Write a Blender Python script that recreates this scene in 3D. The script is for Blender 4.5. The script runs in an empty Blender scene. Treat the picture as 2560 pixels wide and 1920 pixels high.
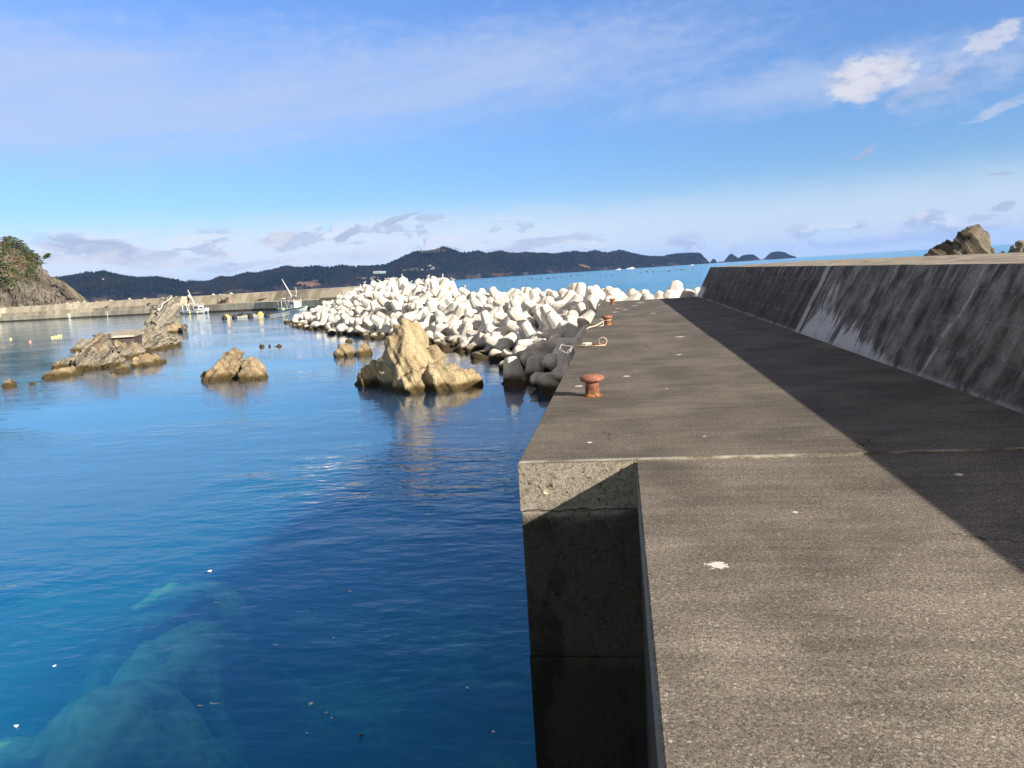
import bpy, bmesh, math, random
import numpy as np
from mathutils import Vector, Matrix, Euler, noise
R = math.radians
random.seed(7)
sc = bpy.context.scene
col = sc.collection

# ------------------------------------------------------------------ camera
F_PX = 1923.0                                   # focal length in photograph pixels (2560 wide)
EYE = 1.6                                       # camera height above the deck (deck top = z 0)
SEA = -3.2                                      # water level
cam = bpy.data.cameras.new('camera')
cam_ob = bpy.data.objects.new('camera', cam)
col.objects.link(cam_ob)
cam.sensor_width = 36.0
cam.lens = 36.0 * F_PX / 2560.0
cam.clip_start = 0.05
cam.clip_end = 60000
CAM_M = Matrix.Rotation(R(8.33), 3, 'Z') @ Matrix.Rotation(R(90 - 8.06), 3, 'X') @ Matrix.Rotation(R(-3.58), 3, 'Z')
cam_ob.matrix_world = Matrix.Translation((0, 0, EYE)) @ CAM_M.to_4x4()
sc.camera = cam_ob

# ------------------------------------------------------------------ light
SUN_TO = Vector((1.82, -1.2, 1.0)).normalized()     # direction towards the sun
sun = bpy.data.lights.new('sun', 'SUN')
sun.energy = 5.0
sun.angle = R(0.53)
sun.color = (1.0, 0.90, 0.76)
sun_ob = bpy.data.objects.new('sun', sun)
col.objects.link(sun_ob)
sun_ob.rotation_euler = (-SUN_TO).to_track_quat('-Z', 'Y').to_euler()
sc.view_settings.view_transform = 'Standard'
sc.view_settings.look = 'None'
sc.view_settings.exposure = 0.85
sc.view_settings.gamma = 1.0
sc.cycles.max_bounces = 10
sc.cycles.transparent_max_bounces = 12
sc.cycles.volume_bounces = 3
sc.cycles.use_denoising = True


class NT:
    """small helper to write node trees"""
    def __init__(s, tree):
        s.t = tree
        tree.nodes.clear()

    def n(s, typ, ins=None, **props):
        nd = s.t.nodes.new(typ)
        for k, v in props.items():
            setattr(nd, k, v)
        for k, v in (ins or {}).items():
            s.put(nd.inputs[k], v)
        return nd

    def put(s, sock, v):
        if isinstance(v, bpy.types.NodeSocket):
            s.t.links.new(v, sock)
        else:
            if isinstance(v, (tuple, list)) and len(v) == 3 and sock.type == 'RGBA':
                v = (*v, 1.0)
            sock.default_value = v

    def m(s, op, a, b=None, c=None, clamp=False):
        nd = s.t.nodes.new('ShaderNodeMath')
        nd.operation = op
        nd.use_clamp = clamp
        for i, v in enumerate((a, b, c)):
            if v is not None:
                s.put(nd.inputs[i], v)
        return nd.outputs[0]

    def v(s, op, a, b=None):
        nd = s.t.nodes.new('ShaderNodeVectorMath')
        nd.operation = op
        s.put(nd.inputs[0], a)
        if b is not None:
            s.put(nd.inputs[1], b)
        return nd.outputs['Value'] if op in ('DOT_PRODUCT', 'LENGTH', 'DISTANCE') else nd.outputs[0]

    def sep(s, v):
        nd = s.n('ShaderNodeSeparateXYZ', {0: v})
        return nd.outputs

    def comb(s, x, y, z):
        return s.n('ShaderNodeCombineXYZ', {0: x, 1: y, 2: z}).outputs[0]

    def noise(s, vec, scale=1.0, detail=4.0, rough=0.55, dist=0.0):
        return s.n('ShaderNodeTexNoise', {'Vector': vec, 'Scale': scale, 'Detail': detail, 'Roughness': rough, 'Distortion': dist}).outputs['Fac']

    def voro(s, vec, scale=1.0, feature='F1', rand=1.0):
        return s.n('ShaderNodeTexVoronoi', {'Vector': vec, 'Scale': scale, 'Randomness': rand}, feature=feature).outputs['Distance']

    def ramp(s, x, lo, hi, a=0.0, b=1.0, smooth=True):
        nd = s.n('ShaderNodeMapRange', {0: x, 1: lo, 2: hi, 3: a, 4: b}, interpolation_type='SMOOTHSTEP' if smooth else 'LINEAR')
        return nd.outputs[0]

    def mix(s, f, a, b, blend='MIX'):
        nd = s.n('ShaderNodeMix', data_type='RGBA', blend_type=blend)
        s.put(nd.inputs[0], f)
        s.put(nd.inputs[6], a)
        s.put(nd.inputs[7], b)
        return nd.outputs[2]

    def pos(s):
        return s.n('ShaderNodeNewGeometry').outputs['Position']

    def obj(s):
        return s.n('ShaderNodeTexCoord').outputs['Object']

    def scale(s, vec, xyz):
        return s.v('MULTIPLY', vec, xyz)

    def bump(s, h, dist, strength=1.0, normal=None):
        d = {'Height': h, 'Distance': dist, 'Strength': strength}
        if normal is not None:
            d['Normal'] = normal
        return s.n('ShaderNodeBump', d).outputs[0]

    def out(s, color, rough=0.9, normal=None, spec=0.3, metal=0.0, **kw):
        d = {'Base Color': color, 'Roughness': rough, 'Specular IOR Level': spec, 'Metallic': metal}
        if normal is not None:
            d['Normal'] = normal
        b = s.n('ShaderNodeBsdfPrincipled', d)
        o = s.n('ShaderNodeOutputMaterial', {'Surface': b.outputs[0]})
        return b


def mat(name):
    m = bpy.data.materials.new(name)
    m.use_nodes = True
    return m, NT(m.node_tree)


def simple(name, c, rough=0.7, var=0.15, scale=3.0, metal=0.0, spec=0.3, bump=0.0):
    m, t = mat(name)
    p = t.obj()
    f = t.noise(p, scale, 5)
    g = t.ramp(f, 0.3, 0.7, 1 - var, 1 + var)
    c2 = t.v('SCALE', c, None)
    nd = t.t.nodes[-1]
    t.put(nd.inputs[3], g)
    t.out(c2, rough, t.bump(f, bump) if bump else None, spec, metal)
    return m


# ------------------------------------------------------------------ world: sky with thin veils and small clouds
def ray(px, py):
    """direction through a pixel of the photograph"""
    return (CAM_M @ Vector(((px - 1280) / F_PX, (960 - py) / F_PX, -1.0))).normalized()


def ae(px, py):
    d = ray(px, py)
    return math.atan2(d.x, d.y), math.asin(d.z)


world = bpy.data.worlds.new('World')
sc.world = world
world.use_nodes = True
w = NT(world.node_tree)
sky = w.n('ShaderNodeTexSky', sky_type='NISHITA', sun_disc=False)
sky.sun_elevation = math.asin(SUN_TO.z)
sky.sun_rotation = math.atan2(SUN_TO.x, SUN_TO.y)
sky.air_density = 1.0
sky.dust_density = 0.35
sky.ozone_density = 3.0
dirv = w.n('ShaderNodeTexCoord').outputs['Generated']
dx, dy, dz = w.sep(dirv)
az = w.m('ARCTAN2', dx, dy)
el = w.m('ARCSINE', dz)
base = w.n('ShaderNodeVectorMath', {0: sky.outputs[0], 3: 1.0}, operation='SCALE').outputs[0]
base = w.mix(1.0, base, w.mix(w.ramp(el, 0.04, 0.42), (0.57, 0.75, 1.0), (0.80, 0.98, 1.33)), 'MULTIPLY')
# domain warp for cloud edges
pc = w.comb(w.m('MULTIPLY', az, 1.0), w.m('MULTIPLY', el, 2.2), 0.0)
warp = w.n('ShaderNodeTexNoise', {'Vector': pc, 'Scale': 9.0, 'Detail': 6.0, 'Roughness': 0.6}).outputs['Color']
warp = w.v('SUBTRACT', warp, (0.5, 0.5, 0.5))
det = w.noise(pc, 34.0, 8, 0.62)
det2 = w.noise(w.v('ADD', pc, (3.1, 1.7, 0)), 13.0, 7, 0.6)
wx, wy, wz = w.sep(warp)
azw = w.m('MULTIPLY_ADD', wx, 0.075, az)
elw = w.m('MULTIPLY_ADD', wy, 0.035, el)


def blob(px, py, wpx, hpx, tilt=0.0, soft=0.5, dense=1.0, nz=0.9):
    """cloud patch: centred where the photo shows it, half-sizes in photo pixels, tilt in degrees"""
    a0, e0 = ae(px, py)
    ce = math.cos(e0)
    c, s_ = math.cos(R(tilt)), math.sin(R(tilt))
    u = w.m('MULTIPLY', w.m('SUBTRACT', azw, a0), ce)
    v_ = w.m('SUBTRACT', elw, e0)
    wr, hr = wpx / F_PX, hpx / F_PX
    uu = w.m('ADD', w.m('MULTIPLY', u, c / wr), w.m('MULTIPLY', v_, s_ / wr))
    vv = w.m('ADD', w.m('MULTIPLY', u, -s_ / hr), w.m('MULTIPLY', v_, c / hr))
    r2 = w.m('SQRT', w.m('ADD', w.m('MULTIPLY', uu, uu), w.m('MULTIPLY', vv, vv)))
    d = w.m('ADD', w.m('SUBTRACT', 1.0, r2), w.m('MULTIPLY', w.m('SUBTRACT', det, 0.5), 2 * nz))
    return w.m('MULTIPLY', w.ramp(d, 0.0, soft * .7), dense)


def mx(*a):
    r = a[0]
    for b in a[1:]:
        r = w.m('MAXIMUM', r, b)
    return r


# high veil: broad lavender cirrus upper left and a band to the right
vn = w.noise(w.comb(w.m('MULTIPLY', az, 1.6), w.m('MULTIPLY', w.m('SUBTRACT', el, w.m('MULTIPLY', az, 0.1)), 7.0), 2.0), 2.2, 7, 0.58, 0.4)
veil = mx(blob(150, 240, 1300, 210, 2, 1.0, 1.0, .3), blob(1000, 230, 1100, 170, 4, 1.1, .9, .35), blob(2000, 210, 620, 75, 3, 1.2, .8, .4), blob(-900, 200, 900, 220, 0, 1.3, .9, .4))
veil = w.m('MULTIPLY', veil, w.ramp(vn, 0.12, 0.66))
out = w.mix(w.m('MULTIPLY', veil, 0.80), base, (3.5, 4.2, 5.85))
# pale band above the horizon
hz = w.ramp(el, 0.0, 0.13, 1.0, 0.0)
out = w.mix(w.m('MULTIPLY', hz, 0.55), out, (4.0, 5.1, 6.5))
hb = w.m('MULTIPLY', w.ramp(w.m('ADD', el, w.m('MULTIPLY', w.m('SUBTRACT', det2, .5), .03)), 0.105, 0.045), w.ramp(az, 0.15, -0.25, .6, 1.0))
out = w.mix(w.m('MULTIPLY', hb, 0.80), out, (5.5, 5.95, 6.7))
# low grey-violet cumulus over the far hills
def lown(off):
    return w.noise(w.comb(w.m('MULTIPLY', azw, 1.0), w.m('MULTIPLY', w.m('ADD', elw, off), 2.5), 5.0), 15.0, 8, 0.56, 0.2)


low, low_up = lown(0.0), lown(0.010)
lside = w.ramp(az, 0.05, -0.2, 0.045, 0.085)
lowm = w.m('MULTIPLY', w.m('MULTIPLY', w.ramp(low, 0.505, 0.56), w.ramp(w.m('SUBTRACT', lside, el), 0.0, 0.02)), w.ramp(el, 0.004, 0.016))
top_lit = w.ramp(w.m('SUBTRACT', low, low_up), 0.0, 0.06)
lowc = w.mix(top_lit, (3.0, 3.4, 4.6), (5.6, 5.7, 6.2))
out = w.mix(w.m('MULTIPLY', lowm, 0.62), out, lowc)
dark = mx(blob(215, 612, 85, 26, -8, .6, .9), blob(270, 625, 70, 30, -22, .6, .9), blob(150, 602, 60, 24, 0, .6, .7), blob(745, 600, 70, 24, 18, .5, .8), blob(880, 583, 44, 14, 22, .5, .8),
          blob(1000, 556, 70, 9, 14, .5, .8), blob(1320, 615, 210, 12, 4, .7, .7), blob(1090, 550, 40, 8, 5, .5, .6), blob(400, 640, 70, 16, 8, .6, .7), blob(620, 660, 120, 12, 2, .6, .5),
          blob(2155, 387, 36, 8, 14, .6, .8), blob(2500, 440, 24, 5, 4, .6, .8), blob(2515, 517, 28, 7, 4, .5, .8), blob(2260, 590, 240, 16, 3, .6, .6), blob(1990, 568, 34, 10, 4, .5, .7),
          blob(2145, 557, 16, 6, 0, .5, .6), blob(2315, 548, 52, 17, 8, .5, .8), blob(2450, 540, 26, 8, 2, .5, .6), blob(2300, 222, 110, 18, 8, .8, .6))
out = w.mix(w.m('MULTIPLY', dark, w.ramp(det2, .35, .62, .95, .55)), out, (2.95, 3.35, 4.6))
lite = mx(blob(690, 592, 62, 20, 8, .6, .95), blob(230, 640, 190, 20, 2, .9, .75, .9), blob(420, 655, 160, 16, 2, .9, .7, .9), blob(880, 632, 160, 16, 2, .9, .5, .9), blob(2135, 195, 92, 58, 8, .7, 1.0, .5), blob(2225, 178, 66, 42, 28, .8, .8, .7), blob(2310, 542, 17, 11, 6, .5, 1.0), blob(2025, 607, 12, 10, 0, .6, .8),
          blob(2420, 185, 230, 80, 10, 1.5, .38, .7), blob(2495, 95, 60, 34, 28, .8, .7, .8), blob(2500, 270, 75, 14, 24, .8, .45, .7), blob(2215, 583, 20, 8, 0, .6, .7), blob(2480, 556, 20, 9, 0, .6, .7))
shade = w.ramp(w.m('ADD', w.m('MULTIPLY', det, .5), w.m('MULTIPLY', det2, .5)), 0.36, 0.56)
litec = w.mix(shade, (2.9, 3.35, 4.7), (5.25, 5.2, 5.6))
out = w.mix(w.m('MULTIPLY', lite, 0.9), out, litec)
# neutral overcast added outside the view, behind and overhead, to tone the shade light
hlen = w.m('SQRT', w.m('ADD', w.m('ADD', w.m('MULTIPLY', dx, dx), w.m('MULTIPLY', dy, dy)), 1e-6))
fwd = w.m('DIVIDE', w.m('ADD', w.m('MULTIPLY', dx, -0.145), w.m('MULTIPLY', dy, 0.989)), hlen)
back = mx(w.ramp(el, 0.64, 1.0), w.ramp(fwd, 0.58, 0.25))
bn = w.noise(w.v('MULTIPLY', dirv, (1.0, 1.0, 2.0)), 2.2, 5, 0.55)
out = w.mix(w.m('MULTIPLY', back, w.ramp(bn, 0.25, 0.55, .75, 1.0)), out, (2.4, 2.05, 1.75))
bg = w.n('ShaderNodeBackground', {'Color': out, 'Strength': 0.083})
w.n('ShaderNodeOutputWorld', {'Surface': bg.outputs[0]})


# ------------------------------------------------------------------ object helpers
def tag(o, label=None, cat=None, group=None, kind=None):
    if label: o['label'] = label
    if cat: o['category'] = cat
    if group: o['group'] = group
    if kind: o['kind'] = kind
    return o


def link(name, me, m=None, parent=None, smooth=False):
    o = bpy.data.objects.new(name, me)
    if m is not None:
        me.materials.clear()
        for mm in (m if isinstance(m, (list, tuple)) else [m]):
            me.materials.append(mm)
    col.objects.link(o)
    if parent is not None:
        o.parent = parent
    if smooth:
        me.polygons.foreach_set('use_smooth', [True] * len(me.polygons))
    return o


def empty(name, loc=(0, 0, 0), rz=0.0):
    o = bpy.data.objects.new(name, None)
    o.empty_display_size = 0.3
    o.location = loc
    o.rotation_euler = (0, 0, rz)
    col.objects.link(o)
    return o


class MB:
    """mesh builder collecting boxes, tubes, lathes into one mesh"""
    def __init__(s):
        s.v, s.f = [], []

    def add(s, vs, fs):
        n = len(s.v)
        s.v += [tuple(v) for v in vs]
        s.f += [tuple(i + n for i in f) for f in fs]
        return s

    def box(s, c, size, rz=0.0, M=None):
        hx, hy, hz_ = (x / 2 for x in size)
        P = [Vector((x * hx, y * hy, z * hz_)) for z in (-1, 1) for y in (-1, 1) for x in (-1, 1)]
        rot = M if M is not None else Matrix.Rotation(rz, 3, 'Z')
        return s.add([rot @ p + Vector(c) for p in P], [(0, 2, 3, 1), (4, 5, 7, 6), (0, 1, 5, 4), (1, 3, 7, 5), (3, 2, 6, 7), (2, 0, 4, 6)])

    def tube(s, pts, r, n=8, cap=True):
        pts = [Vector(p) for p in pts]
        rs = r if isinstance(r, (list, tuple)) else [r] * len(pts)
        vs, fs = [], []
        up = Vector((0, 0, 1))
        for i, p in enumerate(pts):
            t = (pts[min(i + 1, len(pts) - 1)] - pts[max(i - 1, 0)]).normalized()
            a = t.cross(up)
            if a.length < 1e-3:
                a = t.cross(Vector((1, 0, 0)))
            a.normalize()
            b = t.cross(a)
            for k in range(n):
                q = 2 * math.pi * k / n
                vs.append(p + rs[i] * (math.cos(q) * a + math.sin(q) * b))
        for i in range(len(pts) - 1):
            for k in range(n):
                fs.append((i * n + k, i * n + (k + 1) % n, (i + 1) * n + (k + 1) % n, (i + 1) * n + k))
        if cap:
            fs.append(tuple(range(n))[::-1])
            fs.append(tuple((len(pts) - 1) * n + k for k in range(n)))
        return s.add(vs, fs)

    def lathe(s, prof, n=32, c=(0, 0, 0)):
        vs, fs = [], []
        c = Vector(c)
        for r, z in prof:
            for k in range(n):
                q = 2 * math.pi * k / n
                vs.append(c + Vector((r * math.cos(q), r * math.sin(q), z)))
        for i in range(len(prof) - 1):
            for k in range(n):
                fs.append((i * n + k, i * n + (k + 1) % n, (i + 1) * n + (k + 1) % n, (i + 1) * n + k))
        fs.append(tuple(range(n))[::-1])
        fs.append(tuple((len(prof) - 1) * n + k for k in range(n)))
        return s.add(vs, fs)

    def prism(s, poly, axis, a, b):
        """extrude a closed polygon of 2-D points along axis ('x','y','z') from a to b"""
        def mk(p, t):
            return {'x': (t, p[0], p[1]), 'y': (p[0], t, p[1]), 'z': (p[0], p[1], t)}[axis]
        n = len(poly)
        vs = [mk(p, a) for p in poly] + [mk(p, b) for p in poly]
        fs = [tuple(range(n)), tuple(range(2 * n - 1, n - 1, -1))] + [(i + n, (i + 1) % n + n, (i + 1) % n, i) for i in range(n)]
        return s.add(vs, fs)

    def mesh(s, name):
        me = bpy.data.meshes.new(name)
        me.from_pydata(s.v, [], s.f)
        bm = bmesh.new()
        bm.from_mesh(me)
        bmesh.ops.recalc_face_normals(bm, faces=bm.faces)
        bm.to_mesh(me)
        bm.free()
        return me

    def build(s, name, m, parent=None, smooth=False, bevel=0.0):
        me = s.mesh(name)
        o = link(name, me, m, parent, smooth)
        if bevel:
            b = o.modifiers.new('bevel', 'BEVEL')
            b.width = bevel
            b.segments = 2
            b.limit_method = 'ANGLE'
        return o


def bake(me, mods):
    """apply a list of (type, settings) modifiers to a mesh and return the new mesh"""
    o = bpy.data.objects.new('tmp', me)
    col.objects.link(o)
    for typ, st in mods:
        md = o.modifiers.new(typ, typ)
        for k, v in st.items():
            setattr(md, k, v)
    dg = bpy.context.evaluated_depsgraph_get()
    new = bpy.data.meshes.new_from_object(o.evaluated_get(dg))
    bpy.data.objects.remove(o)
    return new


def at(px, py, r=None, z=None):
    """point seen at a photo pixel, either at horizontal range r or on the level z"""
    d = ray(px, py)
    if z is not None:
        t = (z - EYE) / d.z
    else:
        t = r / math.hypot(d.x, d.y)
    return Vector((0, 0, EYE)) + d * t


def Z(ox, oy, s):
    return lambda x, y: (ox + x * s, oy + y * s)


def fbm(p, oct=4):
    return noise.fractal(p, 1.0, 2.0, oct)


# ------------------------------------------------------------------ materials
def make_concrete_deck():
    m, t = mat('dark exposed concrete')
    p = t.pos()
    fine = t.noise(p, 150, 3, 0.75)
    grit = t.noise(t.v('ADD', p, (7, 3, 1)), 66, 6, 0.75, 0.8)
    mid = t.noise(p, 9, 5, 0.6)
    big = t.noise(p, 0.9, 5, 0.55)
    streak = t.noise(t.scale(p, (0.7, 5.5, 3.0)), 1.4, 5, 0.6)
    v_ = t.m('ADD', t.m('MULTIPLY', grit, 0.62), t.m('MULTIPLY', fine, 0.38))
    c = t.mix(t.ramp(v_, 0.40, 0.58), (0.080, 0.069, 0.055), (0.290, 0.258, 0.212))
    c = t.mix(t.m('MULTIPLY', t.ramp(grit, 0.585, 0.65), 0.95), c, (0.60, 0.555, 0.47))
    k = t.m('ADD', t.m('MULTIPLY', t.ramp(streak, 0.35, 0.68), 0.26), t.m('MULTIPLY', t.ramp(big, 0.32, 0.68), 0.45))
    k = t.m('ADD', k, t.m('MULTIPLY', mid, 0.25))
    k = t.m('ADD', k, 0.50)
    # view-angle brightness painted into the deck colour: paler near, darker far
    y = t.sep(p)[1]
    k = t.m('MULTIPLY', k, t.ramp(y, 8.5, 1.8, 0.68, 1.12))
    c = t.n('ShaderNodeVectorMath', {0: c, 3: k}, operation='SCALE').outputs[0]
    stain = t.noise(t.scale(p, (0.8, 0.45, 1.0)), 0.55, 6, 0.62)
    c = t.mix(t.m('MULTIPLY', t.ramp(stain, 0.50, 0.60), 0.30), c, (0.060, 0.052, 0.042))
    crk = t.voro(t.v('ADD', p, t.n('ShaderNodeTexNoise', {'Vector': p, 'Scale': 1.2, 'Detail': 5.0}).outputs['Color']), 0.33, 'DISTANCE_TO_EDGE')
    c = t.mix(t.m('MULTIPLY', t.ramp(crk, 0.0030, 0.0012), t.m('MULTIPLY', t.ramp(t.noise(p, .5, 3), .5, .56), .75)), c, (0.03, 0.026, 0.02))
    for (bx_, by_) in ((-0.40, 9.80), (-0.385, 22.5), (-0.345, 35.2), (-0.45, 16.35)):
        bd = t.v('DISTANCE', p, (bx_, by_, 0.0))
        bd = t.m('ADD', bd, t.m('MULTIPLY', t.m('SUBTRACT', t.noise(p, 7, 4), .5), .16))
        c = t.mix(t.m('MULTIPLY', t.ramp(bd, 0.26, 0.10), 0.45), c, (0.22, 0.12, 0.055))
    # bird droppings and lime spots, a few of them where the photo has them
    ds = t.voro(t.scale(p, (0.9, 0.9, 0.9)), 1.7, 'F1')
    dm = t.m('MULTIPLY', t.ramp(t.m('ADD', ds, t.m('MULTIPLY', fine, 0.03)), 0.050, 0.035), t.ramp(t.noise(p, 0.8, 2), 0.5, 0.56))
    px, py, pz = t.sep(p)
    flat = t.comb(px, py, 0.0)
    for (sx, sy, sr) in ((0.46, 4.07, 0.055), (1.05, 4.95, 0.028), (2.35, 5.75, 0.035), (-0.34, 7.1, 0.03), (-0.42, 11.3, 0.11), (0.05, 11.5, 0.06), (-0.62, 10.7, 0.06),
                         (0.2, 30.5, 0.14), (0.6, 33.0, 0.16), (-0.2, 29.0, 0.12), (1.1, 27.0, 0.12), (1.3, 17.6, 0.10), (1.0, 14.0, 0.06), (-0.1, 31.6, 0.15), (0.9, 35.5, 0.2)):
        dd = t.v('DISTANCE', flat, (sx, sy, 0.0))
        dd = t.m('ADD', dd, t.m('MULTIPLY', t.m('SUBTRACT', t.noise(p, 26, 3, .6), 0.5), sr * 2.4))
        dm = t.m('MAXIMUM', dm, t.ramp(dd, sr, sr * 0.7))
    c = t.mix(dm, c, (0.75, 0.74, 0.71))
    # pale lime line along the two pour joints
    jn = t.m('MULTIPLY', t.m('SUBTRACT', t.noise(t.comb(px, 0.0, 0.0), 1.3, 4), 0.5), 0.14)
    for jy, jw, xe in ((6.43, 0.028, 2.2), (17.0, 0.06, 3.8)):
        dj = t.m('ABSOLUTE', t.m('SUBTRACT', t.m('ADD', py, t.m('MULTIPLY', jn, 0.4)), jy))
        jm = t.m('MULTIPLY', t.ramp(dj, jw, jw * 0.4), t.ramp(t.noise(t.comb(px, 3.0, 0.0), 2.2, 4), 0.36, 0.6))
        c = t.mix(t.m('MULTIPLY', jm, 0.65), c, (0.52, 0.49, 0.44))
    h = t.m('ADD', t.m('MULTIPLY', v_, 0.75), t.m('MULTIPLY', mid, 0.5))
    t.out(c, 0.92, t.bump(h, 0.012, 1.0), 0.25)
    return m


def make_quay_face():
    m, t = mat('pitted quay face concrete')
    p = t.pos()
    x, y, z = t.sep(p)
    fine = t.noise(p, 80, 4, 0.7)
    grit = t.noise(t.v('ADD', p, (7, 3, 1)), 34, 6, 0.72, 0.8)
    v_ = t.m('ADD', t.m('MULTIPLY', grit, 0.6), t.m('MULTIPLY', fine, 0.4))
    c = t.mix(t.ramp(v_, 0.36, 0.62), (0.112, 0.096, 0.074), (0.42, 0.378, 0.305))
    c = t.mix(t.m('MULTIPLY', t.ramp(t.noise(p, 21, 3, 0.6), 0.36, 0.28), 0.8), c, (0.02, 0.018, 0.014))
    # lower lifts: dirt with the face's shade painted in, then wet-dark
    dirt_shade = t.ramp(t.m('ADD', z, t.m('MULTIPLY', t.m('SUBTRACT', t.noise(p, 2.5, 4), .5), .5)), -0.35, -0.55)
    c = t.mix(t.m('MULTIPLY', dirt_shade, 0.84), c, (0.036, 0.031, 0.025))
    wet = t.ramp(t.m('ADD', z, t.m('MULTIPLY', t.m('SUBTRACT', t.noise(p, 1.6, 4), .5), .5)), -1.65, -1.95)
    c = t.mix(t.m('MULTIPLY', wet, 0.6), c, (0.020, 0.018, 0.017))
    ln = t.m('MULTIPLY', t.m('SUBTRACT', t.noise(t.comb(x, 0.0, 0.0), 4.0, 4), 0.5), 0.10)
    dl = t.m('ABSOLUTE', t.m('SUBTRACT', t.m('ADD', z, ln), -0.43))
    c = t.mix(t.m('MULTIPLY', t.ramp(dl, 0.07, 0.01), t.m('MULTIPLY', t.ramp(t.noise(p, 6, 3), 0.42, 0.6), .55)), c, (0.42, 0.38, 0.32))
    c = t.mix(t.m('MULTIPLY', t.ramp(dl, 0.007, 0.003), t.ramp(t.noise(p, 3, 3), .35, .5)), c, (0.02, 0.018, 0.015))
    blk = t.ramp(t.m('ADD', t.noise(t.scale(p, (1.2, 1.2, .5)), 1.6, 6, .65), t.m('MULTIPLY', z, -.05)), 0.60, 0.72)
    c = t.mix(t.m('MULTIPLY', blk, t.m('MULTIPLY', dirt_shade, .7)), c, (0.012, 0.012, 0.012))
    h = t.m('ADD', v_, t.m('MULTIPLY', t.ramp(t.noise(p, 21, 3, 0.6), 0.30, 0.40), 0.8))
    t.out(c, 0.95, t.bump(h, 0.014), 0.2)
    return m


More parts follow.
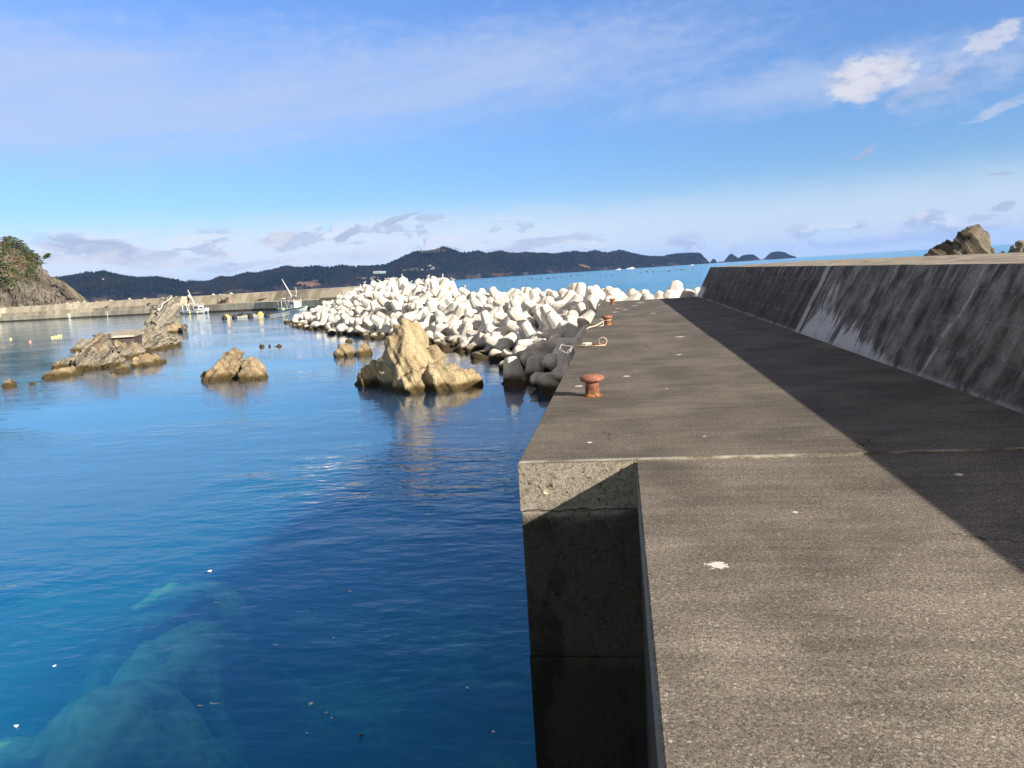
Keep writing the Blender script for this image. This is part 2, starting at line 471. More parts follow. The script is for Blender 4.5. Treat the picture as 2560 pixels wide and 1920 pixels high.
def make_wall_mat():
    m, t = mat('stained sea wall concrete')
    p = t.pos()
    x, y, z = t.sep(p)
    s = t.m('MULTIPLY', z, 1.118)                                   # distance up the slope
    nrm = t.n('ShaderNodeNewGeometry').outputs['True Normal']
    up = t.sep(nrm)[2]
    st1 = t.noise(t.comb(y, t.m('MULTIPLY', s, 0.10), 0.0), 2.6, 8, 0.68)
    st2 = t.noise(t.comb(y, t.m('MULTIPLY', s, 0.22), 4.0), 7.5, 6, 0.7)
    st3 = t.noise(t.comb(y, t.m('MULTIPLY', s, 0.14), 9.0), 1.1, 6, 0.6)
    blot = t.noise(p, 2.3, 8, 0.7)
    fine = t.noise(p, 55, 4, 0.7)
    g = t.m('ADD', t.m('MULTIPLY', st1, 0.34), t.m('ADD', t.m('MULTIPLY', st2, 0.16), t.m('MULTIPLY', blot, 0.50)))
    c = t.mix(t.ramp(g, 0.38, 0.64), (0.055, 0.048, 0.038), (0.34, 0.315, 0.27))
    # darkest streaks, section by section
    far = t.ramp(y, 16.8, 17.2)
    c = t.mix(t.m('MULTIPLY', far, 0.55), c, (0.045, 0.040, 0.033))
    c = t.mix(t.m('MULTIPLY', t.ramp(st3, 0.52, 0.42), 0.4), c, (0.045, 0.040, 0.033))
    # white lime runs from the top edge
    run = t.m('MULTIPLY', t.ramp(t.m('ADD', st2, t.m('MULTIPLY', s, 0.06)), 0.60, 0.70), t.ramp(s, 0.7, 1.5))
    c = t.mix(t.m('MULTIPLY', run, 0.55), c, (0.42, 0.41, 0.39))
    # long white run at the joint and the ragged efflorescence patch at the foot
    wob = t.m('MULTIPLY', t.m('SUBTRACT', t.noise(t.comb(0.0, 0.0, t.m('MULTIPLY', s, 1.0)), 2.0, 3), .5), .18)
    dj = t.m('ABSOLUTE', t.m('SUBTRACT', t.m('ADD', y, wob), 17.25))
    c = t.mix(t.m('MULTIPLY', t.ramp(dj, 0.24, 0.08), t.ramp(t.m('ADD', st2, t.m('MULTIPLY', blot, .6)), 0.62, 0.86, .15, .95)), c, (0.56, 0.55, 0.52))
    c = t.mix(t.ramp(t.m('ABSOLUTE', t.m('SUBTRACT', y, 17.0)), 0.05, 0.03), c, (0.05, 0.045, 0.04))
    env = t.m('MULTIPLY', t.ramp(y, 17.0, 16.3), t.ramp(y, 11.4, 15.6, 0.04, 0.62, False))
    big = t.m('ADD', env, t.m('MULTIPLY', t.m('SUBTRACT', st2, 0.5), 1.1))
    big = t.m('ADD', big, t.m('MULTIPLY', t.m('SUBTRACT', st1, 0.5), 0.9))
    pm = t.m('MULTIPLY', t.ramp(t.m('SUBTRACT', big, s), -0.04, 0.12), t.m('MULTIPLY', t.ramp(y, 17.0, 16.8), t.ramp(y, 11.2, 11.8)))
    gap = t.ramp(t.m('ABSOLUTE', t.m('SUBTRACT', t.m('ADD', y, t.m('MULTIPLY', s, .2)), 14.6)), 0.12, 0.2)
    pm = t.m('MULTIPLY', pm, gap)
    hi = t.m('MULTIPLY', t.ramp(t.v('DISTANCE', t.comb(0.0, y, t.m('MULTIPLY', s, 1.6)), (0.0, 16.15, 1.35)), 0.75, 0.25), t.ramp(st2, 0.45, 0.55))
    pm = t.m('MAXIMUM', pm, hi)
    pe = t.m('MULTIPLY', t.ramp(y, 36.2, 37.4), t.ramp(t.m('SUBTRACT', t.m('ADD', 0.55, t.m('MULTIPLY', t.m('SUBTRACT', st2, .5), 1.5)), s), 0.0, 0.08))
    pm = t.m('MAXIMUM', pm, pe)
    c = t.mix(t.m('MULTIPLY', pm, t.ramp(blot, 0.30, 0.52, .55, 1.0)), c, (0.62, 0.61, 0.59))
    # foot of the wall pale with lime, crack with lime, lift lines
    foot = t.m('MULTIPLY', t.ramp(t.m('ADD', s, t.m('MULTIPLY', blot, .08)), 0.12, 0.05), t.ramp(blot, .35, .55))
    c = t.mix(t.m('MULTIPLY', foot, 0.6), c, (0.45, 0.44, 0.42))
    ck = t.m('MULTIPLY', t.m('SUBTRACT', t.noise(t.comb(0.0, 2.0, s), 1.6, 5), .5), .45)
    for yy, ww, wt in ((10.35, 0.030, .85), (7.55, 0.02, .6)):
        dc = t.m('ABSOLUTE', t.m('SUBTRACT', t.m('ADD', t.m('ADD', y, ck), t.m('MULTIPLY', s, 0.16)), yy))
        c = t.mix(t.m('MULTIPLY', t.ramp(dc, ww * 2.0, ww * .5), t.m('MULTIPLY', t.ramp(t.noise(p, 5, 5, .7), .40, .60), wt)), c, (0.52, 0.51, 0.49))
    for hh in (0.40, 0.83, 1.22):
        dl = t.m('ABSOLUTE', t.m('SUBTRACT', t.m('ADD', s, t.m('MULTIPLY', blot, .012)), hh))
        c = t.mix(t.m('MULTIPLY', t.ramp(dl, 0.016, 0.005), t.ramp(blot, .42, .62, .1, .5)), c, (0.30, 0.29, 0.27))
    # top surface: worn tan concrete
    tn = t.noise(t.scale(p, (3.0, 1.0, 1.0)), 1.2, 6, 0.65)
    top = t.mix(t.ramp(tn, 0.35, 0.65), (0.20, 0.17, 0.135), (0.42, 0.38, 0.31))
    c = t.mix(t.ramp(up, 0.8, 0.95), c, top)
    k = t.ramp(fine, 0.3, 0.7, 0.75, 1.25)
    c = t.n('ShaderNodeVectorMath', {0: c, 3: k}, operation='SCALE').outputs[0]
    t.out(c, 0.92, t.bump(t.m('ADD', fine, t.m('MULTIPLY', blot, 1.5)), 0.012), 0.2)
    return m


def tide(t, c, p, lo=-3.0, hi=-2.35, dk=(0.045, 0.035, 0.018), mid=(0.20, 0.15, 0.075)):
    """band of algae and wet staining above the waterline"""
    z = t.sep(p)[2]
    zz = t.m('ADD', z, t.m('MULTIPLY', t.m('SUBTRACT', t.noise(p, 1.3, 5), .5), .6))
    c = t.mix(t.m('MULTIPLY', t.ramp(zz, hi, hi - .45), 0.7), c, mid)
    return t.mix(t.ramp(zz, lo + .25, lo - .02), c, dk)


def make_tetra_mat():
    m, t = mat('pale cast concrete')
    p = t.pos()
    o = t.obj()
    rnd = t.n('ShaderNodeObjectInfo').outputs['Random']
    x, y, z = t.sep(p)
    n1 = t.noise(o, 2.2, 6, 0.6)
    n2 = t.noise(p, 18, 5, 0.7)
    st = t.noise(t.scale(p, (4.0, 4.0, 0.5)), 1.6, 5, 0.6)
    c = t.mix(t.ramp(n1, 0.3, 0.7), (0.60, 0.57, 0.51), (0.76, 0.73, 0.67))
    c = t.mix(t.m('MULTIPLY', t.ramp(st, 0.50, 0.64), 0.4), c, (0.80, 0.78, 0.72))
    c = t.mix(t.m('MULTIPLY', t.ramp(n2, 0.52, 0.40), 0.25), c, (0.40, 0.36, 0.30))
    k = t.ramp(rnd, 0, 1, 0.80, 1.08)
    c = t.n('ShaderNodeVectorMath', {0: c, 3: k}, operation='SCALE').outputs[0]
    c = tide(t, c, p, -3.0, -2.55)
    t.out(c, 0.9, t.bump(t.m('ADD', n2, t.m('MULTIPLY', n1, .8)), 0.02), 0.2)
    return m


def make_rock(name, c1, c2, c3, ax=(0.6, 0.0, 0.8), freq=5.0, streak=0.6, wet=True):
    """layered shore rock; ax is the direction across the beds"""
    m, t = mat(name)
    p = t.pos()
    a = Vector(ax).normalized()
    s = t.v('DOT_PRODUCT', p, tuple(a))
    wv = t.noise(p, 0.8, 4, 0.55)
    sv = t.m('ADD', s, t.m('MULTIPLY', wv, 0.7))
    lay = t.noise(t.comb(t.m('MULTIPLY', sv, freq), t.m('MULTIPLY', t.noise(p, 0.7, 3), 1.5), 0.0), 1.0, 7, 0.65)
    blot = t.noise(p, 1.4, 7, 0.62)
    fine = t.noise(p, 12, 6, 0.7)
    c = t.mix(t.ramp(lay, 0.42, 0.56), c1, c2)
    c = t.mix(t.m('MULTIPLY', t.ramp(lay, 0.40, 0.33), 0.6), c, tuple(v_ * .35 for v_ in c1))
    c = t.mix(t.m('MULTIPLY', t.ramp(blot, 0.48, 0.62), streak), c, c3)
    crack = t.voro(t.v('ADD', p, t.v('SCALE', t.n('ShaderNodeTexNoise', {'Vector': p, 'Scale': 1.5, 'Detail': 3.0}).outputs['Color'], None)), 0.9, 'DISTANCE_TO_EDGE')
    sc_nd = [n for n in t.t.nodes if n.bl_idname == 'ShaderNodeVectorMath' and n.operation == 'SCALE'][-1]
    sc_nd.inputs[3].default_value = 0.8
    ckm = t.m('MULTIPLY', t.ramp(crack, 0.022, 0.006), t.ramp(t.noise(p, 0.6, 3), 0.5, 0.6))
    c = t.mix(t.m('MULTIPLY', ckm, 0.4), c, (0.05, 0.04, 0.03))
    k = t.ramp(fine, 0.3, 0.7, 0.72, 1.25)
    c = t.n('ShaderNodeVectorMath', {0: c, 3: k}, operation='SCALE').outputs[0]
    if wet:
        c = tide(t, c, p, -3.05, -2.75, (0.07, 0.05, 0.02), (0.26, 0.185, 0.075))
    h = t.m('ADD', t.m('MULTIPLY', lay, 1.6), t.m('ADD', fine, t.m('MULTIPLY', ckm, -0.8)))
    t.out(c, 0.9, t.bump(h, 0.07), 0.25)
    return m


def make_water():
    m, t = mat('sea water')
    p = t.pos()
    x, y, z = t.sep(p)
    # open sea beyond the breakwaters is rougher than the sheltered harbour
    sea = t.m('MAXIMUM', t.ramp(t.m('ADD', x, t.m('MULTIPLY', t.m('SUBTRACT', y, 55.0), 0.4615)), -2.0, 14.0), t.ramp(y, 255, 300))
    q = t.v('ADD', p, t.n('ShaderNodeVectorMath', {0: t.n('ShaderNodeTexNoise', {'Vector': p, 'Scale': 0.35, 'Detail': 2.0}).outputs['Color'], 3: 0.5}, operation='SCALE').outputs[0])
    a = t.noise(t.scale(q, (0.55, 1.0, 1.0)), 1.5, 3, 0.5)
    b = t.noise(t.scale(q, (0.6, 1.2, 1.0)), 4.5, 3, 0.5)
    lg = t.noise(t.scale(p, (0.5, 1.0, 1.0)), 0.10, 4, 0.6)           # breeze patches
    patch = t.ramp(lg, 0.38, 0.64, 0.30, 1.35)
    h = t.m('ADD', t.m('MULTIPLY', a, 1.0), t.m('MULTIPLY', b, 0.34))
    amp = t.m('MULTIPLY', patch, t.m('MULTIPLY', t.ramp(sea, 0, 1, 0.060, 0.45), t.ramp(y, 11.0, 30.0, 1.7, 0.42)))
    h = t.m('MULTIPLY', h, amp)
    sw = t.noise(t.scale(p, (0.25, 1.0, 1.0)), 0.22, 3, 0.5)
    h = t.m('ADD', h, t.m('MULTIPLY', sw, t.ramp(sea, 0, 1, 0.03, 1.0)))
    nrm = t.bump(h, 1.0, 1.0)
    bf = t.n('ShaderNodeNewGeometry').outputs['Backfacing']
    fr = t.n('ShaderNodeFresnel', {'IOR': t.m('SUBTRACT', 1.33, t.m('MULTIPLY', bf, 1.33 - 1 / 1.33)), 'Normal': nrm}).outputs[0]
    gl = t.n('ShaderNodeBsdfGlossy', {'Color': (1, 1, 1), 'Roughness': t.ramp(sea, 0, 1, 0.02, 0.12), 'Normal': nrm})
    tr = t.n('ShaderNodeBsdfTransparent', {'Color': (1, 1, 1)})
    mx_ = t.n('ShaderNodeMixShader', {0: fr, 1: tr.outputs[0], 2: gl.outputs[0]})
    sca = t.n('ShaderNodeVolumeScatter', {'Color': (0.02, 0.38, 1.0), 'Density': 0.140, 'Anisotropy': 0.4})
    ab = t.n('ShaderNodeVolumeAbsorption', {'Color': (0.0, 0.80, 0.955), 'Density': 0.15})
    ad = t.n('ShaderNodeAddShader', {0: sca.outputs[0], 1: ab.outputs[0]})
    t.n('ShaderNodeOutputMaterial', {'Surface': mx_.outputs[0], 'Volume': ad.outputs[0]})
    return m


def make_seabed():
    m, t = mat('seabed sand and weed')
    p = t.pos()
    n1 = t.noise(p, 0.34, 6, 0.6, 0.5)
    n2 = t.noise(p, 3.0, 5, 0.6)
    c = t.mix(t.ramp(t.m('ADD', n1, t.ramp(t.sep(p)[2], -9.5, -5.5, -0.10, 0.16)), 0.42, 0.58), (0.09, 0.11, 0.07), (0.62, 0.64, 0.44))
    c = t.mix(t.ramp(n2, 0.35, 0.6, .4, 0), c, (0.03, 0.04, 0.03))
    t.out(c, 0.95)
    return m


def make_hill_mat():
    m, t = mat('wooded far hillside')
    p = t.pos()
    x, y, z = t.sep(p)
    n1 = t.noise(t.scale(p, (1, .4, 1.6)), 0.006, 7, 0.62)
    n2 = t.noise(p, 0.03, 5, 0.65)
    c = t.mix(t.ramp(n1, 0.42, 0.60), (0.004, 0.009, 0.011), (0.016, 0.016, 0.018))
    c = t.mix(t.m('MULTIPLY', t.ramp(n2, 0.5, 0.68), .6), c, (0.034, 0.027, 0.023))
    # bare brown cliffs along the shore
    cl = t.m('MULTIPLY', t.ramp(t.m('ADD', z, t.m('MULTIPLY', n2, -30.0)), 0.0, -8.0), t.ramp(t.noise(p, 0.012, 4), .50, .62))
    c = t.mix(t.m('MULTIPLY', cl, .6), c, (0.085, 0.062, 0.05))
    for (q, rr, cc) in HILL_SPOTS:
        dd = t.v('DISTANCE', p, tuple(q))
        c = t.mix(t.ramp(t.m('ADD', dd, t.m('MULTIPLY', t.m('SUBTRACT', n2, .5), rr * 1.2)), rr, rr * .6), c, cc)
    t.out(c, 1.0, None, 0.0)
    return m


M = {}
M['deck'] = make_concrete_deck()
M['quay'] = make_quay_face()
M['wall'] = make_wall_mat()
M['tetra'] = make_tetra_mat()
M['tan'] = make_rock('tan shore rock', (0.36, 0.285, 0.170), (0.47, 0.385, 0.24), (0.22, 0.18, 0.125), (0.75, 0.2, 0.45), 2.2, .5)
M['brown'] = make_rock('brown shore rock', (0.255, 0.198, 0.122), (0.38, 0.30, 0.185), (0.19, 0.155, 0.11), (0.7, 0.1, 0.6), 3.2, .6)
M['layer'] = make_rock('layered grey brown rock', (0.14, 0.128, 0.108), (0.32, 0.282, 0.22), (0.37, 0.27, 0.17), (0.70, 0.25, -0.66), 5.5, .55)
M['grey'] = make_rock('grey slab rock', (0.14, 0.13, 0.108), (0.31, 0.28, 0.225), (0.35, 0.31, 0.215), (0.80, 0.2, -0.5), 6.0, .35)
M['cliff'] = make_rock('sea cliff rock', (0.080, 0.070, 0.058), (0.165, 0.148, 0.122), (0.20, 0.15, 0.105), (0.6, 0.0, 0.8), 0.35, .5, False)
M['dark'] = make_rock('dark crag rock', (0.055, 0.048, 0.036), (0.17, 0.15, 0.11), (0.12, 0.095, 0.06), (0.8, 0.0, 0.5), 2.6, .6, False)
M['water'] = make_water()
M['seabed'] = make_seabed()
M['rust'] = None


def make_rust():
    m, t = mat('rusty iron')
    p = t.obj()
    z = t.sep(p)[2]
    n1 = t.noise(p, 11, 6, 0.7)
    n2 = t.noise(t.scale(p, (1, 1, .35)), 26, 4, 0.6)
    c = t.mix(t.ramp(n1, 0.35, 0.65), (0.25, 0.10, 0.062), (0.38, 0.185, 0.125))
    band = t.m('MULTIPLY', t.ramp(t.m('ADD', z, t.m('MULTIPLY', n1, .06)), 0.20, 0.14), t.ramp(n2, 0.40, 0.52))
    c = t.mix(t.m('MULTIPLY', band, .85), c, (0.12, 0.045, 0.02))
    c = t.mix(t.m('MULTIPLY', t.ramp(z, 0.09, 0.0), t.ramp(n2, .6, .4)), c, (0.42, 0.20, 0.07))
    t.out(c, 0.8, t.bump(t.m('ADD', n1, n2), 0.006), 0.3)
    return m


M['rust'] = make_rust()
M['rope'] = simple('worn rope', (0.55, 0.47, 0.36), .9, .25, 30)
M['white_rope'] = simple('white nylon cord', (0.78, 0.76, 0.70), .8, .1, 30)
M['netting'] = simple('dark knotted netting', (0.16, 0.14, 0.12), .9, .4, 60)
M['iron'] = simple('bare weathered steel', (0.55, 0.47, 0.36), .6, .3, 18, spec=.5)
M['white'] = simple('white marine paint', (0.80, 0.80, 0.78), .45, .08, 2, spec=.5)
M['cream'] = simple('cream painted deck', (0.66, 0.62, 0.52), .6, .15, 2)
M['red'] = simple('dull red boot paint', (0.35, 0.07, 0.06), .6, .2, 3)
M['glass'] = simple('dark cabin glass', (0.03, 0.04, 0.05), .15, .1, 2, spec=.8)
M['blue'] = simple('pale blue tarpaulin', (0.30, 0.55, 0.66), .8, .2, 4)
M['green'] = simple('green painted hull', (0.10, 0.26, 0.16), .6, .2, 3)
M['yellow'] = simple('yellow plastic float', (0.72, 0.52, 0.13), .5, .15, 3)
M['cyellow'] = simple('pale yellow float', (0.76, 0.66, 0.28), .5, .12, 3)
M['pink'] = simple('faded pink float', (0.70, 0.28, 0.23), .5, .12, 3)
M['black'] = simple('black rubber float', (0.025, 0.026, 0.028), .5, .3, 3)
M['feather'] = simple('white feathers', (0.85, 0.84, 0.82), .8, .05, 6)
M['greyf'] = simple('grey feathers', (0.30, 0.32, 0.35), .8, .1, 6)
M['beak'] = simple('yellow beak', (0.75, 0.50, 0.08), .5, .05, 6)
M['gear'] = simple('dark gear and slab shade', (0.08, 0.06, 0.05), .9, .4, 6)
M['trunk'] = simple('pine bark', (0.22, 0.17, 0.12), .9, .3, 4)
M['needle'] = simple('pine needles', (0.115, 0.135, 0.058), .9, .45, .35)
M['needle2'] = simple('olive needles', (0.19, 0.175, 0.085), .9, .4, .35)
M['twig'] = simple('bare winter twigs', (0.34, 0.25, 0.16), .9, .3, .35)
M['shrub'] = simple('broadleaf evergreen', (0.075, 0.13, 0.045), .9, .4, .35)
M['house'] = simple('pale house wall', (0.30, 0.31, 0.33), .8, .1, .3)
M['roof'] = simple('grey house roof', (0.16, 0.17, 0.19), .8, .1, .3)
M['teal'] = simple('turquoise metal roof', (0.22, 0.55, 0.52), .6, .1, .3)
M['hillfar'] = simple('distant bare mountain', (0.16, 0.16, 0.15), 1.0, .2, .002)
M['foam'] = simple('white foam scrap', (0.85, 0.85, 0.82), .7, .05, 20)
M['bcon'] = None


def make_bw():
    m, t = mat('breakwater concrete')
    p = t.pos()
    z = t.sep(p)[2]
    n1 = t.noise(t.scale(p, (.35, .35, .06)), 1.0, 6, 0.6)
    n2 = t.noise(p, 0.8, 6, 0.65)
    c = t.mix(t.ramp(n1, 0.36, 0.62), (0.33, 0.29, 0.22), (0.52, 0.47, 0.375))
    c = t.mix(t.m('MULTIPLY', t.ramp(n2, 0.5, 0.66), .45), c, (0.24, 0.21, 0.16))
    zz = t.m('ADD', z, t.m('MULTIPLY', t.m('SUBTRACT', n2, .5), .5))
    c = t.mix(t.ramp(zz, -2.75, -2.95), c, (0.07, 0.055, 0.03))
    t.out(c, .9)
    return m


M['bcon'] = make_bw()

# ------------------------------------------------------------------ water and seabed
S_EXT = 16000
b = MB()
b.box((0, 4000, (SEA - 26) / 2), (2 * S_EXT, 2 * S_EXT, 26 + SEA))
wo = b.build('water', M['water'])
tag(wo, 'calm blue harbour water running out to the open sea', kind='structure')


def bed_height(x, y):
    n_ = fbm(Vector((x * .4, y * .4, 0)), 5)
    h = -10.5 + .8 * n_
    for (cx, cy, ax_, ay_, up_) in ((-12.9, 9.6, 4.6, 3.4, 7.4), (-10.5, 12.9, 1.7, 2.2, 7.0), (-11.0, 16.0, 1.3, 2.6, 6.8), (-13.2, 19.8, 2.2, 2.6, 6.2),
                                    (-3.6, 9.6, 3.4, 1.3, 6.0), (-2.8, 11.9, 1.2, .8, 6.2), (-6.6, 9.4, 2.4, 1.1, 5.6)):
        d = math.hypot((x - cx) / ax_, (y - cy) / ay_) + .32 * n_
        k_ = max(0.0, min(1.0, (2.3 - d) / 2.1))
        h = max(h, -10.5 + .4 * n_ + (up_ - 2.7) * k_ * k_ * (3 - 2 * k_))
    if h > -9.5:
        h += .16 * noise.noise(Vector((x * 1.6, y * 1.6, 4))) + .10 * noise.noise(Vector((x * 4, y * 4, 8)))
    return h


me = bpy.data.meshes.new('seabed')
xs = sorted(set(list(np.linspace(-160, -26, 40)) + list(np.arange(-26, 3, .22)) + list(np.linspace(3.2, 120, 30))))
ys = sorted(set(list(np.linspace(-30, 4, 10)) + list(np.arange(4.2, 26, .22)) + list(np.linspace(26.5, 420, 60))))
NX, NY = len(xs), len(ys)
vs, fs = [], []
for y in ys:
    for x in xs:
        vs.append((x, y, bed_height(x, y)))
for j in range(NY - 1):
    for i in range(NX - 1):
        fs.append((j * NX + i, j * NX + i + 1, (j + 1) * NX + i + 1, (j + 1) * NX + i))
me.from_pydata(vs, [], fs)
o = link('seabed', me, M['seabed'], smooth=True)
tag(o, 'pale sand and dark weed on the harbour bottom', kind='structure')

# ------------------------------------------------------------------ pier: three cast slabs
EDGE_X, NEAR_X, BASE_X, TOP_X, BACK_X = -0.93, 0.075, 3.73, 4.42, 8.9
pier = tag(empty('concrete_pier'), 'dark concrete pier deck with a stepped-in near end above the water', 'pier')


def slab(x0, x1, y0, y1, ztop, jag0, jag1, seed):
    """top layer of a slab; its ends are slightly ragged where sections meet"""
    n = 60
    vs, fs = [], []
    for z, ins in ((ztop - .012, 0.0), (ztop, 0.012)):
        for e, yy in ((0, y0), (1, y1)):
            for i in range(n + 1):
                t_ = i / n
                x = x0 + (x1 - x0) * t_
                x = x0 + ins if i == 0 else (x1 if i == n else x)
                jg = (jag0, jag1)[e]
                j_ = jg * (fbm(Vector((x * 1.7, (seed + e) * 1.37, 0)), 5)) * min(1.0, max(0.0, (x - NEAR_X) / .8 if seed + e == 2 else 1.0))
                chip = .002 + .020 * max(0.0, noise.noise(Vector((x * 9, seed, e)))) + .03 * max(0.0, noise.noise(Vector((x * 2.3, seed, 7 + e))) - .25)
                vs.append((x, yy + j_ + ((ins and ins + chip) if e == 0 else -(ins and ins + chip)), z - (.004 if z < ztop else 0)))
    N = n + 1
    # rows: 0 low y0, 1 low y1, 2 high y0, 3 high y1
    for i in range(n):
        fs.append((2 * N + i, 2 * N + i + 1, 3 * N + i + 1, 3 * N + i))
        fs.append((i, i + 1, 2 * N + i + 1, 2 * N + i))
        fs.append((N + i + 1, N + i, 3 * N + i, 3 * N + i + 1))
    fs.append((0, 2 * N, 3 * N, N))
    base_n = len(vs)
    zl = ztop - 0.44
    for e, yy in ((0, y0), (1, y1)):
        for i in range(n + 1):
            x, yb, _ = vs[e * N + i]
            vs.append((x, yb if e == 0 else yb, zl))
    for i in range(n):
        fs.append((base_n + i + 1, base_n + i, i, i + 1)[::-1])
        fs.append((base_n + N + i, base_n + N + i + 1, N + i + 1, N + i)[::-1])
    fs.append((base_n, 0, N, base_n + N))
    fs.append((base_n + N + n, N + n, n, base_n + n))
    me = bpy.data.meshes.new('deck_slab')
    me.from_pydata(vs, [], fs)
    bm = bmesh.new(); bm.from_mesh(me); bmesh.ops.recalc_face_normals(bm, faces=bm.faces)
    bm.to_mesh(me); bm.free()
    me.materials.append(M['deck']); me.materials.append(M['quay'])
    for p in me.polygons:
        p.material_index = 0 if p.normal.z > .5 else 1
    o = bpy.data.objects.new('deck_slab', me)
    col.objects.link(o)
    o.parent = pier
    return o


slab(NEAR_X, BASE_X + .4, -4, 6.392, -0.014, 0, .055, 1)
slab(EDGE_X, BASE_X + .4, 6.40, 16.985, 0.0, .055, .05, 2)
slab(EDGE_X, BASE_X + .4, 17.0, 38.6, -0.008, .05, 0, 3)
# lower lifts of the quay wall
for (z1, z0, ins) in ((-0.4425, -1.780, .004), (-1.785, -4.2, -.003), (-4.21, -10, .02)):
    q = MB()
    q.box(((EDGE_X + BASE_X) / 2 + .2 + ins, (6.40 + 38.6) / 2 + ins, (z1 + z0) / 2), (BASE_X - EDGE_X + .4, 38.6 - 6.40, z1 - z0))
    o = q.build('quay_block', M['quay'], pier, bevel=.012)
    q = MB()
    q.box(((NEAR_X + BASE_X) / 2 + .2 + ins, (-4 + 6.38) / 2, (z1 + z0) / 2), (BASE_X - NEAR_X + .4, 10.37, z1 - z0))
    q.build('quay_block', M['quay'], pier, bevel=.012)
# form tie holes on the face
for (hx, hz_) in ((-0.70, -0.265), (-0.665, -0.86)):
    q = MB()
    q.lathe([(0.024, 0.0), (0.026, 0.003), (0.022, 0.005), (0.017, 0.002), (0.016, 0.0012), (0.0005, 0.001)], 20)
    o = q.build('tie_hole', M['gear'] if hz_ < -.5 else M['iron'], pier)
    o.location = (hx, 6.398, hz_)
    o.rotation_euler = (R(90), 0, 0)

# ------------------------------------------------------------------ sea wall along the pier
swall = tag(empty('sea_wall', (TOP_X, 20, 0)), 'tall leaning sea wall with dark streaks and white lime stains along the pier', 'sea wall')
H_W = 1.375
for (y0, y1) in ((-4.0, 6.39), (6.405, 16.985), (17.0, 38.9)):
    n = max(4, int((y1 - y0) * 2))
    prof = [(BASE_X + .003, -.5), (BASE_X + .003, 0.0), (TOP_X - .012, H_W - .02), (TOP_X + .012, H_W), (BACK_X, H_W + .02), (BACK_X + .1, -10.0), (BASE_X + .5, -10.0)]
    q = MB()
    P = len(prof)
    vs, fs = [], []
    for i in range(n + 1):
        y = y0 + (y1 - y0) * i / n
        wv = .006 * fbm(Vector((0, y * .8, 3)), 2)
        for (x, z) in prof:
            vs.append((x + wv - 0.0, y + (0 if 0 < i < n else 0), z + wv))
    for i in range(n):
        for k in range(P):
            fs.append((i * P + k, (i + 1) * P + k, (i + 1) * P + (k + 1) % P, i * P + (k + 1) % P))
    fs.append(tuple(range(P)))
    fs.append(tuple(n * P + k for k in range(P))[::-1])
    q.add([Vector(v) - swall.location for v in vs], fs)
    q.build('wall_section', M['wall'], swall)
swall.rotation_euler = (0, 0, 0)

# ------------------------------------------------------------------ bollards
boll_me = MB().lathe([(0.118, 0), (0.120, .006), (0.100, .02), (0.093, .05), (0.089, .12), (0.088, .165), (0.095, .182), (0.125, .192), (0.148, .204), (0.156, .222), (0.153, .243), (0.136, .262),
                      (0.10, .274), (0.05, .279), (0.004, .280)], 48).mesh('bollard')
bl = ('rusty iron bollard nearest the viewer, casting its shadow over the pier edge', 'rusty bollard with a mooring rope looped round its neck', 'small rusty bollard at the far end of the pier deck')
for i, (x, y) in enumerate(((-0.40, 9.80), (-0.385, 22.5), (-0.345, 35.2))):
    o = link('mooring_bollard', boll_me if i == 0 else boll_me, M['rust'] if i == 0 else None, smooth=True)
    o.location = (x, y, 0 if y < 17 else -.006)
    tag(o, bl[i], 'bollard', 'iron mooring bollards along the pier edge')
    o.rotation_euler = (0, 0, i * 1.3)
# rope on the second bollard
q = MB()
bx, by = -0.385, 22.5
ring = [(bx + .105 * math.cos(a), by + .105 * math.sin(a), .150 + .02 * math.sin(a)) for a in np.linspace(0, 2 * math.pi, 20)]
q.tube(ring, .012, 6, False)
rp = empty('mooring_rope', (bx, by, 0))
tag(rp, 'beige mooring rope tied to the second bollard and running over the edge', 'rope')
q.v = [tuple(Vector(v) - Vector((bx, by, 0))) for v in q.v]
q.build('loop', M['rope'], rp, True)
q = MB()
q.tube([(-.10, -.05, .13), (-.2, -.3, .075), (-.35, -.65, .03), (-.52, -.95, .015), (-.60, -1.15, -.06), (-.66, -1.3, -.5)], .020, 8)
q.build('line', M['rope'], rp, True)
q = MB()
q.tube([(-.09, -.02, .14), (-.15, -.1, .16), (-.2, -.06, .18), (-.24, .02, .19)], .009, 6)
q.tube([(-.1, -.2, .1), (-.12, -.5, .02), (-.2, -.62, .012), (-.27, -.55, .012), (-.3, -.45, .02)], .009, 6)
q.build('loose_end', M['white_rope'], rp, True)

# mooring ring with its pin and the frayed cord bundle
rx, ry = -0.42, 16.35
rg = tag(empty('mooring_ring', (rx, ry, 0)), 'upright steel mooring ring on the deck edge with a pin through it', 'mooring ring')
q = MB()
q.tube([(.02 + .085 * math.cos(a), .03 * math.sin(a * .5), .088 + .085 * math.sin(a)) for a in np.linspace(-math.pi / 2, 1.5 * math.pi, 30)], .011, 8, False)
q.build('ring', M['iron'], rg, True)
q = MB()
q.tube([(.05, 0, .045), (-.08, -.01, .04), (-.24, -.03, .022)], [.016, .017, .014], 8)
q.build('pin', M['rust'], rg, True)
q = MB()
q.tube([(.08, 0, .012), (-.1, -.05, .010), (-.26, -.04, .012)], .011, 8)
q.build('staple', M['iron'], rg, True)
fc = tag(empty('cord_bundle', (rx - .3, ry - .05, 0)), 'tangled white cords and dark netting hanging over the pier edge from the ring', 'cord bundle')
q = MB()
random.seed(3)
